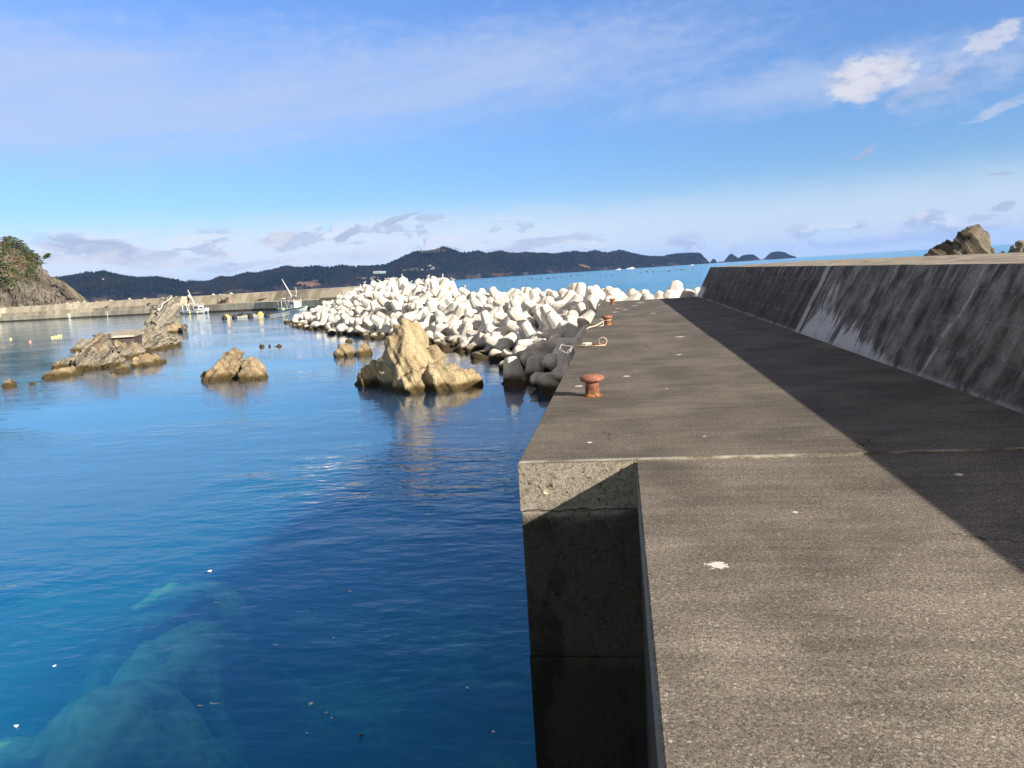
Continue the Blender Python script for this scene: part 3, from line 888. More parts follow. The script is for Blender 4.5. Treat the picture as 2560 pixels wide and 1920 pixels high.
for k in range(26):
    a = random.random() * 6.28
    c0 = Vector((random.uniform(-.08, .04), random.uniform(-.05, .05), .045))
    pts = [c0 + Vector((.06 * math.cos(a + j) * random.uniform(.5, 1.1), .05 * math.sin(a + j), .035 * math.sin(2 * j + a))) for j in np.linspace(0, 4, 9)]
    pts = [Vector((p.x, p.y, max(p.z, .008))) for p in pts]
    q.tube(pts, .0055, 5)
q.build('knot', M['white_rope'], fc, True)
q = MB()
for k in range(9):
    y_ = random.uniform(-.07, .05)
    q.tube([(-.02, y_, .03), (-.12, y_ + random.uniform(-.03, .03), random.uniform(.01, .04)), (-.22, y_ * .8, .012), (-.30 - .02 * k % .05, y_ + random.uniform(-.05, .05), .02), (-.42, y_ - .05, -.05 - .02 * k), (-.44, y_ - .04, -.3 - .05 * k)], .0055, 5)
q.tube([(-.2, -.05, .01), (-.42, .02, .03), (-.56, .1, .06), (-.60, -.02, -.03), (-.46, -.1, -.1)], .007, 5)
q.build('cord', M['white_rope'], fc, True)
q = MB()
for k in range(40):
    x0_ = random.uniform(-.34, -.05)
    q.tube([(x0_, -.06, .012), (x0_ + .02, 0, .035), (x0_ - .01, .06, .012)], .006, 4)
for k in range(7):
    q.tube([(-.04, -.06 + .02 * k, .03), (-.2, -.06 + .02 * k, .03), (-.36, -.06 + .02 * k, .012)], .009, 4)
q.build('netting', M['netting'], fc, True)


# ------------------------------------------------------------------ rocks
def hull(bm_pts):
    bm = bmesh.new()
    for p in bm_pts:
        bm.verts.new(p)
    bmesh.ops.convex_hull(bm, input=bm.verts)
    bmesh.ops.delete(bm, geom=[v for v in bm.verts if not v.link_faces], context='VERTS')
    bmesh.ops.recalc_face_normals(bm, faces=bm.faces)
    me = bpy.data.meshes.new('h')
    bm.to_mesh(me)
    bm.free()
    vs = [v.co.copy() for v in me.vertices]
    fs = [tuple(p.vertices) for p in me.polygons]
    return vs, fs


def rock(name, hulls, m, voxel, ax, amp, freq, label, cat='rock', group=None, crag=.5, strat=1.4, seed=0, parent=None, z0=None):
    """rock of joined angular masses; hulls: lists of 3-D points. Beds (ax = direction across them) and cracks are carved in"""
    mb = MB()
    for h in hulls:
        mb.add(*hull(h))
    me = mb.mesh(name)
    me = bake(me, [('REMESH', dict(mode='VOXEL', voxel_size=voxel * .85)), ('SMOOTH', dict(iterations=1, factor=.5))])
    n = len(me.vertices)
    co = np.empty(n * 3, 'f'); me.vertices.foreach_get('co', co); co = co.reshape(-1, 3)
    no = np.empty(n * 3, 'f'); me.vertex_normals.foreach_get('vector', no); no = no.reshape(-1, 3)
    a = Vector(ax).normalized()
    a2 = a.orthogonal().normalized()
    out_ = co.copy()
    sv = Vector((seed * 3.1, seed * 1.7, seed * .9))
    for i in range(n):
        p = Vector(co[i]) + sv
        s = p.dot(a) * freq + 1.3 * noise.noise(p * .9 * freq / 3)
        fr = s - math.floor(s)
        lay = (fr ** 2 if fr < .8 else (1 - fr) * 3.2)                       # saw-tooth ledges
        msk = .35 + .65 * max(0, min(1, .5 + 1.6 * noise.noise(p * .8)))
        cell1 = noise.voronoi(p * (.55 * freq / 2) + .25 * noise.noise_vector(p * 1.3))
        cell = cell1[0]
        cr = min(1.0, (cell[1] - cell[0]) * 5)
        gl_ = noise.noise(Vector((p.dot(a) * freq * 2.6, noise.noise(p * .5) * 1.5, p.dot(a2) * .5)))
        cp = cell1[1][0]
        hv = Vector((noise.noise(cp * 7.1), noise.noise(cp * 5.3 + Vector((9, 0, 0))), noise.noise(cp * 6.7 + Vector((0, 9, 0)))))
        fac = (p * (.55 * freq / 2) - cp).dot(hv) * 3.4 + hv.x * 1.4
        d = amp * (crag * 1.5 * fac + 1.3 * strat * lay * msk + .45 * crag * (cr - 1) + 1.1 * gl_ + .7 * fbm(p * 1.1 * freq / 3, 4) + .4 * fbm(p * 5 * freq / 3, 3))
        out_[i] = co[i] + no[i] * (d - amp * .35)
    me.vertices.foreach_set('co', out_.ravel())
    me.update()
    c = out_.mean(0)
    c[2] = SEA if z0 is None else z0
    for v in me.vertices:
        v.co = v.co - Vector(c)
    o = link(name, me, m, parent)
    me.polygons.foreach_set('use_smooth', [True] * len(me.polygons))
    try:
        me.set_sharp_from_angle(angle=R(24))
    except Exception:
        pass
    if parent is None:
        o.location = c
        tag(o, label, cat, group)
    else:
        o.location = Vector(c) - parent.location
    return o


def H(zf, r0, *pts):
    """hull points from photo pixels: (x, y, dr) at range r0+dr; every mass is given a back side and a root under water"""
    res = []
    if isinstance(r0, tuple):                     # waterline pixel (+ offset) gives the range
        off = r0[2] if len(r0) > 2 else 0.0
        r0 = at(*zf(r0[0], r0[1]), z=SEA).xy.length + off
    for (x, y, dr) in pts:
        px, py = zf(x, y)
        res.append(at(px, py, r0 + dr))
    return res


def root(pts, depth=1.8, z=None):
    zb = (SEA - depth) if z is None else z
    return pts + [Vector((p.x, p.y, zb)) for p in pts]


z8 = Z(880, 750, .1627)
r0 = at(*z8(1280, 1365), z=SEA).xy.length + 1.9
print('r0', r0)
big = [
    # main peak
    root(H(z8, r0, (390, 930, .3), (560, 690, .6), (655, 460, .9), (720, 320, 1.1), (850, 240, 1.2), (915, 270, 1.4), (600, 950, -.6), (780, 820, -.9), (860, 560, .1), (900, 420, .8), (700, 700, .1), (500, 900, 2.2))),
    root(H(z8, r0, (850, 250, 1.2), (1000, 325, 1.7), (1028, 400, 1.8), (1070, 560, 1.9), (1190, 700, 1.9), (1235, 960, 1.4), (1200, 1000, -.2), (780, 1080, -1.0), (830, 800, -.6), (1010, 650, .5), (900, 1000, 2.6), (980, 350, 2.5))),
    # small horn at the right shoulder
    root(H(z8, r0 + .6, (1180, 700, .3), (1275, 770, .2), (1330, 790, .5), (1400, 840, .8), (1418, 960, .8), (1200, 980, .1), (1300, 1000, -.2))),
    # lower middle block
    root(H(z8, r0 - 1.3, (600, 1120, .4), (740, 860, .5), (860, 850, .4), (1000, 960, .4), (1120, 1030, .3), (1000, 1100, -.4), (680, 1240, -.4), (800, 1230, -.5))),
    # front slab
    root(H(z8, r0 - 2.1, (660, 1230, .2), (850, 1120, .3), (990, 1035, .3), (1090, 1060, .2), (1080, 1380, -.3), (840, 1375, -.3), (900, 1200, -.3))),
    root(H(z8, r0 - 2.1, (1060, 1050, .5), (1250, 960, .8), (1300, 945, 1.0), (1440, 970, .9), (1660, 1020, .7), (1855, 1080, .6), (1960, 1140, .5), (2010, 1270, .5), (1960, 1395, .1), (1560, 1345, -.5), (1290, 1365, -.45), (1230, 1100, -.3), (1500, 1100, -.05), (1900, 1250, 1.4))),
]
rock('shore_rock', big, M['tan'], .085, (.75, .2, .45), .13, 1.6, 'big tan pointed rock with a low slab in front, standing in the water', seed=1, crag=.22, strat=1.9)
rock('shore_rock', [root(H(z8, (220, 1320, .3), (70, 1170, .5), (160, 1045, .5), (220, 1000, .5), (350, 935, .5), (560, 985, .5), (610, 1100, .6), (640, 1180, .6), (560, 1265, .1), (230, 1300, -.3), (200, 1300, -.3), (120, 1230, .1), (420, 930, 1.2)))],
     M['tan'], .075, (.8, .2, .4), .10, 2.0, 'rounded brown boulder just left of the big pointed rock', seed=4)
z6 = Z(640, 560, .2893)
rock('shore_rock', [root(H(z6, (740, 1145), (690, 1135, 0), (730, 1060, 0), (790, 1035, .3), (835, 1055, .2), (845, 1100, .1), (825, 1130, -.2), (760, 1050, 1)), 1.5)], M['brown'], .09, (.7, .2, .5), .11, 1.8,
     'low brown rock in the water with a twin beside it, before the block pile', seed=5)
rock('shore_rock', [root(H(z6, (930, 1135, .3), (870, 1090, 0), (900, 1030, .2), (960, 1005, .4), (1000, 1060, .4), (1018, 1085, .2), (950, 1130, -.3), (890, 1125, -.3)), 1.5)], M['brown'], .09, (.7, .2, .5), .12, 1.8,
     'brown split rock with a pale top, close to the block pile', seed=6)
rock('shore_rock', [root(H(z6, (800, 1022, .2), (765, 1020, 0), (790, 992, 0), (830, 992, .3), (845, 1010, .2), (800, 1000, .8)), 1.2)], M['brown'], .1, (.7, .2, .5), .08, 1.8,
     'small flat yellow-brown rock at the foot of the block pile', seed=7)
for k, (x, y, hw, hh, lb) in enumerate(((53, 1060, 32, 28, 'low round rock breaking the surface, leftmost of the three mid-harbour'), (118, 1058, 18, 16, 'tiny rock between two others, middle of the mid-harbour three'), (195, 1058, 36, 22, 'low flat rock breaking the surface, rightmost of the three mid-harbour'))):
    px, py = z6(x, y)
    c = at(px, py, z=SEA)
    r_ = c.xy.length
    s_ = r_ / F_PX * .2893
    pts = [c + Vector((hw * s_ * math.cos(a) * f, hw * s_ * math.sin(a) * f, zz)) for zz, f in ((-1, 1.2), (0, 1), (hh * s_ * .8, .6), (hh * s_, .25)) for a in np.linspace(0, 6.28, 8)[:-1]]
    rock('shore_rock', [pts], M['brown'], .11, (.7, .2, .5), .08, 2.0, lb, group='three low rocks in the middle of the harbour', seed=8 + k)

z7 = Z(400, 680, .19)
r1 = at(*z7(650, 1440), z=SEA).xy.length + .4
print('r1', r1)
rock('shore_rock', [
    root(H(z7, r1, (530, 1410, 0), (650, 1320, .3), (740, 1200, .5), (830, 1150, .6), (1000, 1250, .2), (1000, 1340, 0), (920, 1380, -.3), (700, 1430, -.3), (620, 1430, -.2)), 1.5),
    root(H(z7, r1 + .3, (660, 1330, 0), (760, 1170, .2), (830, 1060, .5), (870, 1010, .6), (990, 985, .8), (1090, 1030, 1.0), (1105, 1100, 1.0), (1080, 1200, .8), (1000, 1330, .2), (880, 1380, -.4)), 1.5),
], M['brown'], .085, (.75, .1, -.62), .13, 2.4, 'knobbly tan rock leaning up out of the middle of the harbour', seed=12)
rock('shore_rock', [
    root(H(z7, (1300, 1405, 1.6), (1040, 1330, 0), (1100, 1150, .8), (1170, 1110, 1.0), (1230, 1150, 1.0), (1290, 1210, .8), (1380, 1200, 1), (1250, 1260, .2), (1100, 1330, -.1)), 1.5),
    root(H(z7, (1300, 1405, .4), (1020, 1330, 0), (1140, 1230, .3), (1200, 1240, .4), (1390, 1290, .5), (1415, 1375, .2), (1330, 1400, -.3), (1140, 1395, -.3), (1060, 1380, -.2)), 1.5),
], M['brown'], .085, (.6, .1, .7), .11, 2.0, 'low olive-brown rock at the foot of the knobbly tan one', seed=13)
rock('shore_rock', [root(H(z7, (590, 1372, .2), (530, 1360, 0), (545, 1300, 0), (585, 1270, .2), (630, 1300, .3), (640, 1360, .1), (590, 1370, -.2)), 1.2)], M['brown'], .07, (.7, .2, .5), .05, 2.5,
     'round yellowish boulder left of the knobbly tan rock', seed=14)

z1 = Z(0, 760, .18987)
# far left: layered slabs
rL = at(*z1(1060, 870), z=SEA).xy.length + .8
print('rL', rL, [round(at(*z1(x, y), z=SEA).xy.length, 1) for x, y in ((2290, 610), (1660, 700), (980, 620), (740, 855), (650, 980), (1900, 818), (1560, 903), (110, 1092), (400, 1066))])
rock('shore_rock', [
    root(H(z1, rL, (980, 780, 0), (1010, 720, .3), (1180, 560, .8), (1290, 440, 1.2), (1330, 400, 1.4), (1395, 395, 1.6), (1440, 470, 1.2), (1500, 590, .6), (1560, 600, .6), (1640, 720, .8), (1560, 770, 0), (1300, 850, -.8), (1060, 865, -.6), (1250, 420, 2.5)), 1.6),
    root(H(z1, rL - .4, (980, 830, 0), (1150, 650, .2), (1400, 470, .6), (1440, 470, .5), (1530, 560, .3), (1570, 740, -.1), (1400, 810, -.6), (1080, 860, -.6)), 1.6),
    root(H(z1, rL + 1.6, (950, 760, 0), (1000, 620, .3), (1200, 470, .6), (1260, 400, 1), (1340, 390, 1), (1300, 480, .2), (1100, 740, 0)), 1.6),
], M['layer'], .12, (.70, .25, -.66), .17, 2.2, 'tilted layered rock slab with a tan stripe, largest of the left group', seed=20, strat=2.3)
rock('shore_rock', [
    root(H(z1, (1700, 655, .8), (1480, 540, 0), (1600, 480, .6), (1800, 400, 1.4), (1900, 365, 1.8), (2120, 335, 2.5), (2212, 360, 4), (2270, 380, 4.5), (2330, 430, 5), (2385, 480, 5.5), (2380, 560, 5), (2290, 600, 4), (2000, 630, .5), (1700, 650, -.6), (1560, 700, -.5), (1500, 640, -.4)), 1.6),
    root(H(z1, (1560, 725, .6), (1540, 560, 0), (1700, 500, .3), (1850, 520, .5), (1880, 600, .4), (1780, 665, -.2), (1660, 690, -.4), (1560, 720, -.3)), 1.6),
], M['layer'], .12, (.55, .25, -.8), .18, 2.2, 'long low grey-tan layered rock behind the tilted slab', seed=21, strat=2.3)
rock('shore_rock', [root(H(z1, (980, 622, .4), (910, 590, 0), (960, 530, .3), (1030, 460, .8), (1090, 440, 1), (1180, 455, 1.2), (1240, 540, .8), (1100, 600, -.3), (980, 620, -.3)), 1.4)],
     M['grey'], .12, (.6, .3, .6), .14, 1.8, 'domed grey rock at the left end of the left group', seed=22)
rock('shore_rock', [root(H(z1, (740, 855, .4), (670, 835, 0), (740, 760, .2), (850, 710, .5), (970, 680, .8), (1000, 760, .5), (900, 830, -.3), (740, 850, -.3)), 1.4)],
     M['layer'], .1, (.6, .3, .6), .12, 2.2, 'dark low rock running down left of the tilted slab', seed=23)
rock('shore_rock', [root(H(z1, (650, 980, .4), (480, 975, 0), (590, 905, .3), (690, 880, .6), (830, 830, .9), (960, 815, 1), (1060, 850, 1.4), (1050, 905, .3), (900, 950, -.3), (650, 975, -.3)), 1.4)],
     M['brown'], .1, (.6, .3, .6), .11, 2.2, 'long low tan rock in front of the layered slab, pointing left', seed=24)
rock('shore_rock', [root(H(z1, (1900, 818, .3), (1720, 800, 0), (1740, 700, .4), (1830, 650, .6), (1960, 615, 1), (2090, 665, 1.4), (2190, 745, 1.8), (2150, 780, .8), (1900, 815, -.2)), 1.4)],
     M['brown'], .1, (.6, .3, .6), .14, 2.2, 'lumpy orange-tan rock before the long grey rock', seed=25)
rock('shore_rock', [root(H(z1, (1560, 903, .4), (1440, 905, 0), (1500, 840, .3), (1570, 775, .6), (1700, 765, .8), (1690, 820, .2), (1560, 900, -.3)), 1.4)],
     M['brown'], .1, (.6, .3, .6), .09, 2.2, 'small wedge of tan rock pointing down left at the waterline', seed=26)
rock('shore_rock', [root(H(z1, (110, 1092, .3), (20, 1080, 0), (60, 1030, .2), (130, 980, .5), (200, 990, .6), (225, 1020, .5), (215, 1060, .1), (110, 1090, -.2)), 1.2)],
     M['brown'], .08, (.6, .3, .6), .07, 2.5, 'single tan boulder alone near the left edge of the harbour', seed=27)
rock('shore_rock', [root(H(z1, (400, 1066, .2), (350, 1055, 0), (400, 1035, .2), (450, 1040, .4), (470, 1050, .2), (400, 1065, -.2)), 1.0)],
     M['brown'], .08, (.6, .3, .6), .05, 2.5, 'tiny reddish rock awash right of the lone boulder', seed=28)
zs = Z(200, 730, .13562)
rS = at(*zs(1780, 745), z=SEA).xy.length + 3
print('rS', rS, at(*zs(1900, 745), z=SEA).xy.length)
spike = rock('shore_rock', [
    root(H(zs, rS, (1080, 720, 0), (1200, 560, .3), (1300, 400, .6), (1400, 260, .9), (1580, 100, 1.2), (1630, 45, 1.4), (1690, 80, 1.6), (1720, 140, 1.8), (1800, 200, 2.0), (1830, 380, 2.0), (1835, 560, 1.6), (1780, 680, 0), (1300, 730, -1.5), (1560, 420, -.6), (1500, 200, 2.6)), 2.0),
], M['grey'], .16, (.80, .2, -.52), .26, 1.3, 'tall grey rock spike leaning right, with a rope over its tip', seed=30, strat=2.0)
rock('shore_rock', [root(H(zs, (1850, 745, .5), (1500, 700, 0), (1680, 590, .5), (1790, 550, .8), (1850, 570, 1), (1890, 640, 1), (1890, 730, .3), (1700, 740, -.4)), 1.6)],
     M['brown'], .14, (.6, .3, .6), .16, 1.8, 'yellowish boulder at the right foot of the grey spike', seed=31)
rock('shore_rock', [root(H(zs, (1900, 745, .5), (1850, 580, 0), (1900, 570, .3), (1940, 600, .3), (1990, 640, .6), (1950, 660, .2), (1900, 740, -.4), (1860, 740, 0)), 1.4)],
     M['dark'], .13, (.6, .3, .6), .12, 2.0, 'small dark weed-covered rock right of the yellowish boulder', seed=32)
# rope over the spike
rt = H(zs, rS - .9, (1460, 385, 0), (1475, 350, 0), (1450, 318, 0), (1420, 312, 0), (1412, 322, .1), (1430, 318, .1), (1490, 300, .3), (1510, 260, .5), (1530, 210, .7), (1580, 178, .8), (1640, 140, .9), (1680, 100, 1.2), (1690, 70, 1.7), (1670, 60, 2.4))
c0 = rt[5].copy()
q = MB().tube([p - c0 for p in rt], .055, 6)
o = q.build('rope', M['white_rope'], None, True)
o.location = c0
tag(o, 'thick white rope draped down the tip of the grey rock spike', 'rope')
# concrete slab resting between the rocks
pa = [at(*zs(x, y), r=r) for (x, y, r) in ((228, 762, 76), (490, 790, 70.5), (1000, 795, 73), (1340, 712, 84), (900, 703, 90))]
zt = sum(p.z for p in pa) / 5
q = MB()
top = [Vector((p.x, p.y, zt + (p.z - zt) * .5)) for p in pa]
n = len(top)
cc = sum(top, Vector()) / n
pf_ = tag(empty('concrete_platform', cc), 'flat concrete platform, underside coloured dark as shade, behind the layered rocks', 'platform')
for nm, z0_, z1_, k_, mm in (('slab', 0.0, -.16, 1.0, 'bcon'), ('underside_shade', -.163, -3.0, .93, 'gear')):  # near-black lower block stands in for the shadow beneath the overhanging slab
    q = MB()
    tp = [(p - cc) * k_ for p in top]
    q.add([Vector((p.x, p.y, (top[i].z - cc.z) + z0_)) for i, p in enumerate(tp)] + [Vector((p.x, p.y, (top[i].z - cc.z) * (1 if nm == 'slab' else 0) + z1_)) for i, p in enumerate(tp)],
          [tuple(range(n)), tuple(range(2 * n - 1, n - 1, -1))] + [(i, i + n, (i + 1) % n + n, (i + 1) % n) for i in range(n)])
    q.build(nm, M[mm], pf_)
rock('shore_rock', [root(H(z1, rL + 8, (1440, 490, 0), (1480, 460, .2), (1520, 470, .3), (1700, 425, 2), (1500, 540, 0), (1600, 520, .5)), 1.4)],
     M['brown'], .12, (.6, .3, .6), .10, 2.2, 'narrow tan rock wedge in front of the concrete platform', seed=33)
# crags behind the sea wall on the right
z4 = Z(1700, 540, .3888)
rock('crag', [
    root(H(z4, 60, (1545, 262, 0), (1620, 200, .6), (1700, 150, 1.2), (1740, 140, 1.6), (1790, 180, 1), (1780, 262, -.5), (1650, 265, -.8)), z=-4),
    root(H(z4, 60, (1750, 262, -.6), (1755, 130, .3), (1800, 95, .8), (1855, 60, 1.2), (1890, 50, 1.5), (1940, 65, 1.6), (1985, 110, 1.4), (1998, 180, 1.2), (1990, 262, 0), (1880, 130, -.2)), z=-4),
    root(H(z4, 60.8, (1960, 262, 0), (1985, 170, .4), (2030, 185, .6), (2043, 250, .6), (2040, 265, .2)), z=-4),
], M['dark'], .15, (.8, 0, .5), .13, 1.3, 'dark craggy rock rising beyond the sea wall at right', 'rock', strat=.7, seed=40, z0=-3.2, crag=.25)
rock('crag', [root(H(z4, 58, (2080, 240, 0), (2140, 195, .5), (2180, 150, .8), (2240, 135, 1.2), (2340, 190, 1), (2360, 260, 0), (2150, 262, -.4)), z=-4)],
     M['layer'], .15, (.8, 0, .5), .2, 1.4, 'brown rock cut off by the right edge of the view', 'rock', seed=41, z0=-3.2, crag=.25)
rock('crag', [root(H(z4, 66, (2030, 240, 0), (2050, 215, .3), (2095, 212, .6), (2110, 240, .3), (2060, 262, -.3)), z=-4)],
     M['dark'], .16, (.8, 0, .5), .12, 1.4, 'low dark rock in the gap between the two crags', 'rock', seed=42, z0=-3.2)

# ------------------------------------------------------------------ tetrapods
def tetra_mesh(sides, sm, seed, vox=.06):
    mb = MB()
    dirs = [Vector((1, 1, 1)), Vector((-1, -1, 1)), Vector((-1, 1, -1)), Vector((1, -1, -1))]
    for k, d in enumerate(dirs):
        d.normalize()
        rot = d.to_track_quat('Z', 'Y').to_matrix() @ Matrix.Rotation(k * .7 + seed, 3, 'Z')
        prof = [(.54, -.15), (.56, .26), (.375, 1.20), (.36, 1.25), (.24, 1.37)]
        vs = [rot @ Vector((r * math.cos(2 * math.pi * j / sides), r * math.sin(2 * math.pi * j / sides), z)) for r, z in prof for j in range(sides)]
        fs = [(i * sides + j, i * sides + (j + 1) % sides, (i + 1) * sides + (j + 1) % sides, (i + 1) * sides + j) for i in range(len(prof) - 1) for j in range(sides)]
        fs += [tuple(range(sides))[::-1], tuple((len(prof) - 1) * sides + j for j in range(sides))]
        mb.add(vs, fs)
    me = bake(mb.mesh('tetrapod'), [('REMESH', dict(mode='VOXEL', voxel_size=vox)), ('SMOOTH', dict(iterations=sm, factor=.5))])
    me.materials.clear()
    me.materials.append(M['tetra'])
    me.polygons.foreach_set('use_smooth', [True] * len(me.polygons))
    return me


TM = [tetra_mesh(8, 1, 0), tetra_mesh(6, 1, .4), tetra_mesh(8, 1, .9)]
TLOW = [tetra_mesh(8, 1, 0, .12), tetra_mesh(6, 1, .4, .12), tetra_mesh(8, 1, .9, .12)]
TM_TAN = []
for _m in TM:
    _c = _m.copy()
    _c.materials.clear()
    _c.materials.append(M['bcon'])
    TM_TAN.append(_c)
for _m in TM + TM_TAN:
    _m.set_sharp_from_angle(angle=R(24))
WL = [(-.7, 29.6), (-2.7, 30.8), (-4.2, 35.0), (-5.8, 40.0), (-8.0, 44.5), (-11.4, 51.9), (-14.6, 57.6), (-21.4, 66.0), (-27.0, 73.0), (-33.8, 84.0), (-40.5, 94.0), (-46.5, 105), (-49, 111), (-47, 117)]


def seg_d(x, y):
    """signed distance inside the shoreline of the pile and position along it"""
    best, bt, side = 1e9, 0, 1
    L = 0
    for (x0, y0), (x1, y1) in zip(WL, WL[1:]):
        dx_, dy_ = x1 - x0, y1 - y0
        l = math.hypot(dx_, dy_)
        t_ = max(0, min(1, ((x - x0) * dx_ + (y - y0) * dy_) / l / l))
        d = math.hypot(x - x0 - t_ * dx_, y - y0 - t_ * dy_)
        if d < best - 1e-6:
            cr = dx_ * (y - y0) - dy_ * (x - x0)
            best, bt, side = d, L + t_ * l, (1 if cr < 0 else -1)
        L += l
    return best * side, bt


CR = [(700, 762), (741, 752), (770, 742), (800, 738), (835, 728), (880, 722), (925, 706), (960, 706), (990, 698), (1040, 704), (1090, 697), (1120, 702), (1140, 724), (1250, 724), (1330, 718), (1385, 720),
      (1480, 711), (1545, 717), (1600, 728), (1640, 731), (1655, 750), (1690, 735), (1730, 737), (1790, 760)]


def crest_z(x, y):
    """highest level the pile reaches in the direction of (x, y), at its crest"""
    v_ = CAM_M.transposed() @ Vector((x, y, 0))
    px = 1280 + F_PX * v_.x / -v_.z
    py = np.interp(px, [c[0] for c in CR], [c[1] for c in CR])
    d = ray(px, py)
    r_ = math.hypot(x, y)
    return EYE + d.z / math.hypot(d.x, d.y) * r_


tet = []
random.seed(11)
cells = {}
def far_enough(p, dmin):
    k = (int(p.x // 2), int(p.y // 2), int(p.z // 2))
    for i in (-1, 0, 1):
        for j in (-1, 0, 1):
            for l in (-1, 0, 1):
                for q_ in cells.get((k[0] + i, k[1] + j, k[2] + l), ()):
                    if (q_ - p).length < dmin:
                        return False
    return True


def mound(x, y):
    d, t_ = seg_d(x, y)
    cz = crest_z(x, y) - 1.15
    wdt = 9.0 + min(3.0, t_ * .05)
    f = max(0, min(1, (d + .2) / wdt))
    h = -3.75 + (cz + 3.75) * (1 - (1 - f) ** 1.7)
    if d > wdt + 2:
        h -= (d - wdt - 2) * .7
    return h, d, t_


def ok_plan(x, y):
    return not (x > EDGE_X - .9 and y < 39.9)


tries = 0
while tries < 160000 and len(tet) < 430:
    tries += 1
    y = random.uniform(29, 126)
    x = random.uniform(-52, 7)
    d, tt = seg_d(x, y)
    if d < -.3 or d > 13.0 or not ok_plan(x, y):
        continue
    if x > 5.5 or (x > -1 and y > 60):
        continue
    if d > 11.5 and random.random() < .5:
        continue
    h, d, tt = mound(x, y)
    if x > EDGE_X - 3.2 and y < 39:
        h = min(h, -1.0 + (y - 30) * .17)
    jit = random.uniform(-.32, .28)
    p = Vector((x, y, h + jit))
    if far_enough(p, 1.30 + .0042 * max(0, y - 30)):
        cells.setdefault((int(p.x // 2), int(p.y // 2), int(p.z // 2)), []).append(p)
        tet.append((p, d, tt))
print('tetrapods', len(tet))
tet.sort(key=lambda q_: q_[0].y + (12 if q_[1] > 11.2 else 0))
# a few strays: the low block awash and blocks right of the pier end
specials = [(Vector((-4.75, 33.6, -3.35)), 'half-sunk dark block standing alone in the water before the pile'),
            (at(1690, 752, 46), 'single pale tetrapod tip showing between pier end and sea wall'), (at(1712, 756, 48), None)]


LEGS = [Vector(v).normalized() for v in ((1, 1, 1), (-1, -1, 1), (-1, 1, -1), (1, -1, -1))]


def tetra_label(p, d, rot):
    where = 'beside the pier edge' if p.y < 41 and p.x > -6 else 'beyond the pier end' if p.x > -3.5 else "near end of pile" if p.y < 47 else \
        'right of the tan rock' if p.y < 55 else 'behind the tan rock' if p.y < 66 else 'in mid-pile' if p.y < 82 else 'by the second boat' if p.y < 95 else "far end of pile"
    row = 'at waterline' if d < 1.6 else 'low on slope' if d < 5 else 'high on slope' if d < 9 else 'on crest'
    lg = [rot @ v for v in LEGS]
    up = sorted(lg, key=lambda v: -v.z)
    if up[0].z > .88:
        how = 'one leg straight up'
    elif up[1].z > .45:
        how = 'two legs up'
    else:
        how = 'one leg tilted ' + ('right' if up[0].x > .35 else 'left' if up[0].x < -.35 else 'forward' if up[0].y < 0 else 'back')
    return 'pale tetrapod, %s, %s %s' % (how, row, where)


TG = 'pale concrete tetrapods heaped off the pier'
vsr, fsr, nr = [], [], 0
for k, (p, d, tt) in enumerate(tet):
    s_ = random.uniform(.78, .95) * (1.0 + .22 * max(0, min(1, (p.y - 45) / 45)))
    e_ = Euler((random.uniform(0, 6.28), random.uniform(0, 6.28), random.uniform(0, 6.28)))
    if k >= 262:                                   # the farthest, smallest ones are one mass
        T_ = Matrix.Translation(p) @ e_.to_matrix().to_4x4() @ Matrix.Scale(s_, 4)
        src = TLOW[k % 3]
        vsr += [tuple(T_ @ v.co) for v in src.vertices]
        fsr += [tuple(i + nr for i in q_.vertices) for q_ in src.polygons]
        nr += len(src.vertices)
        continue
    o = bpy.data.objects.new('tetrapod', TM[k % 3])
    col.objects.link(o)
    o.location = p
    o.scale = (s_, s_, s_)
    o.rotation_euler = e_
    tag(o, tetra_label(p, d, e_.to_matrix()), 'tetrapod', TG)
if nr:
    me = bpy.data.meshes.new('tetrapod_heap')
    me.from_pydata(vsr, [], fsr)
    o = link('tetrapod_heap', me, M['tetra'], smooth=True)
    me.set_sharp_from_angle(angle=R(30))
    tag(o, 'farthest pale tetrapods, heaped at the far left end of the pile', 'tetrapods', kind='stuff')
for p, lb in specials:
    o = bpy.data.objects.new('tetrapod', TM[1])
    col.objects.link(o)
    o.location = p
    o.rotation_euler = (random.uniform(0, 6.28), random.uniform(0, 6.28), random.uniform(0, 6.28))
    tag(o, lb or 'grey rounded block tip beside the foot of the far wall', 'tetrapod', TG)

# dark rubble core, added so the gaps between the blocks look shaded
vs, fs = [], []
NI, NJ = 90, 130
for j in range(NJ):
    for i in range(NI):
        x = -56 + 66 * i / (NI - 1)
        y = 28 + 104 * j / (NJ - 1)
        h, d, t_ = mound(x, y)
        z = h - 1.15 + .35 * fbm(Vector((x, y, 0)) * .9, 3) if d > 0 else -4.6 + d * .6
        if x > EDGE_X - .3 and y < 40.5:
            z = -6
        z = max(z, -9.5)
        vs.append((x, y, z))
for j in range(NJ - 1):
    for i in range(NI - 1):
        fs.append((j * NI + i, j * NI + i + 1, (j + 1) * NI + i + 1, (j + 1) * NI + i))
me = bpy.data.meshes.new('dark_gap_fill')
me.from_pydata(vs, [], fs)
o = link('dark_gap_fill', me, M['dark'], smooth=False)
tag(o, 'dark rubble added to make the gaps beneath the tetrapods look shaded', 'rubble', kind='stuff')


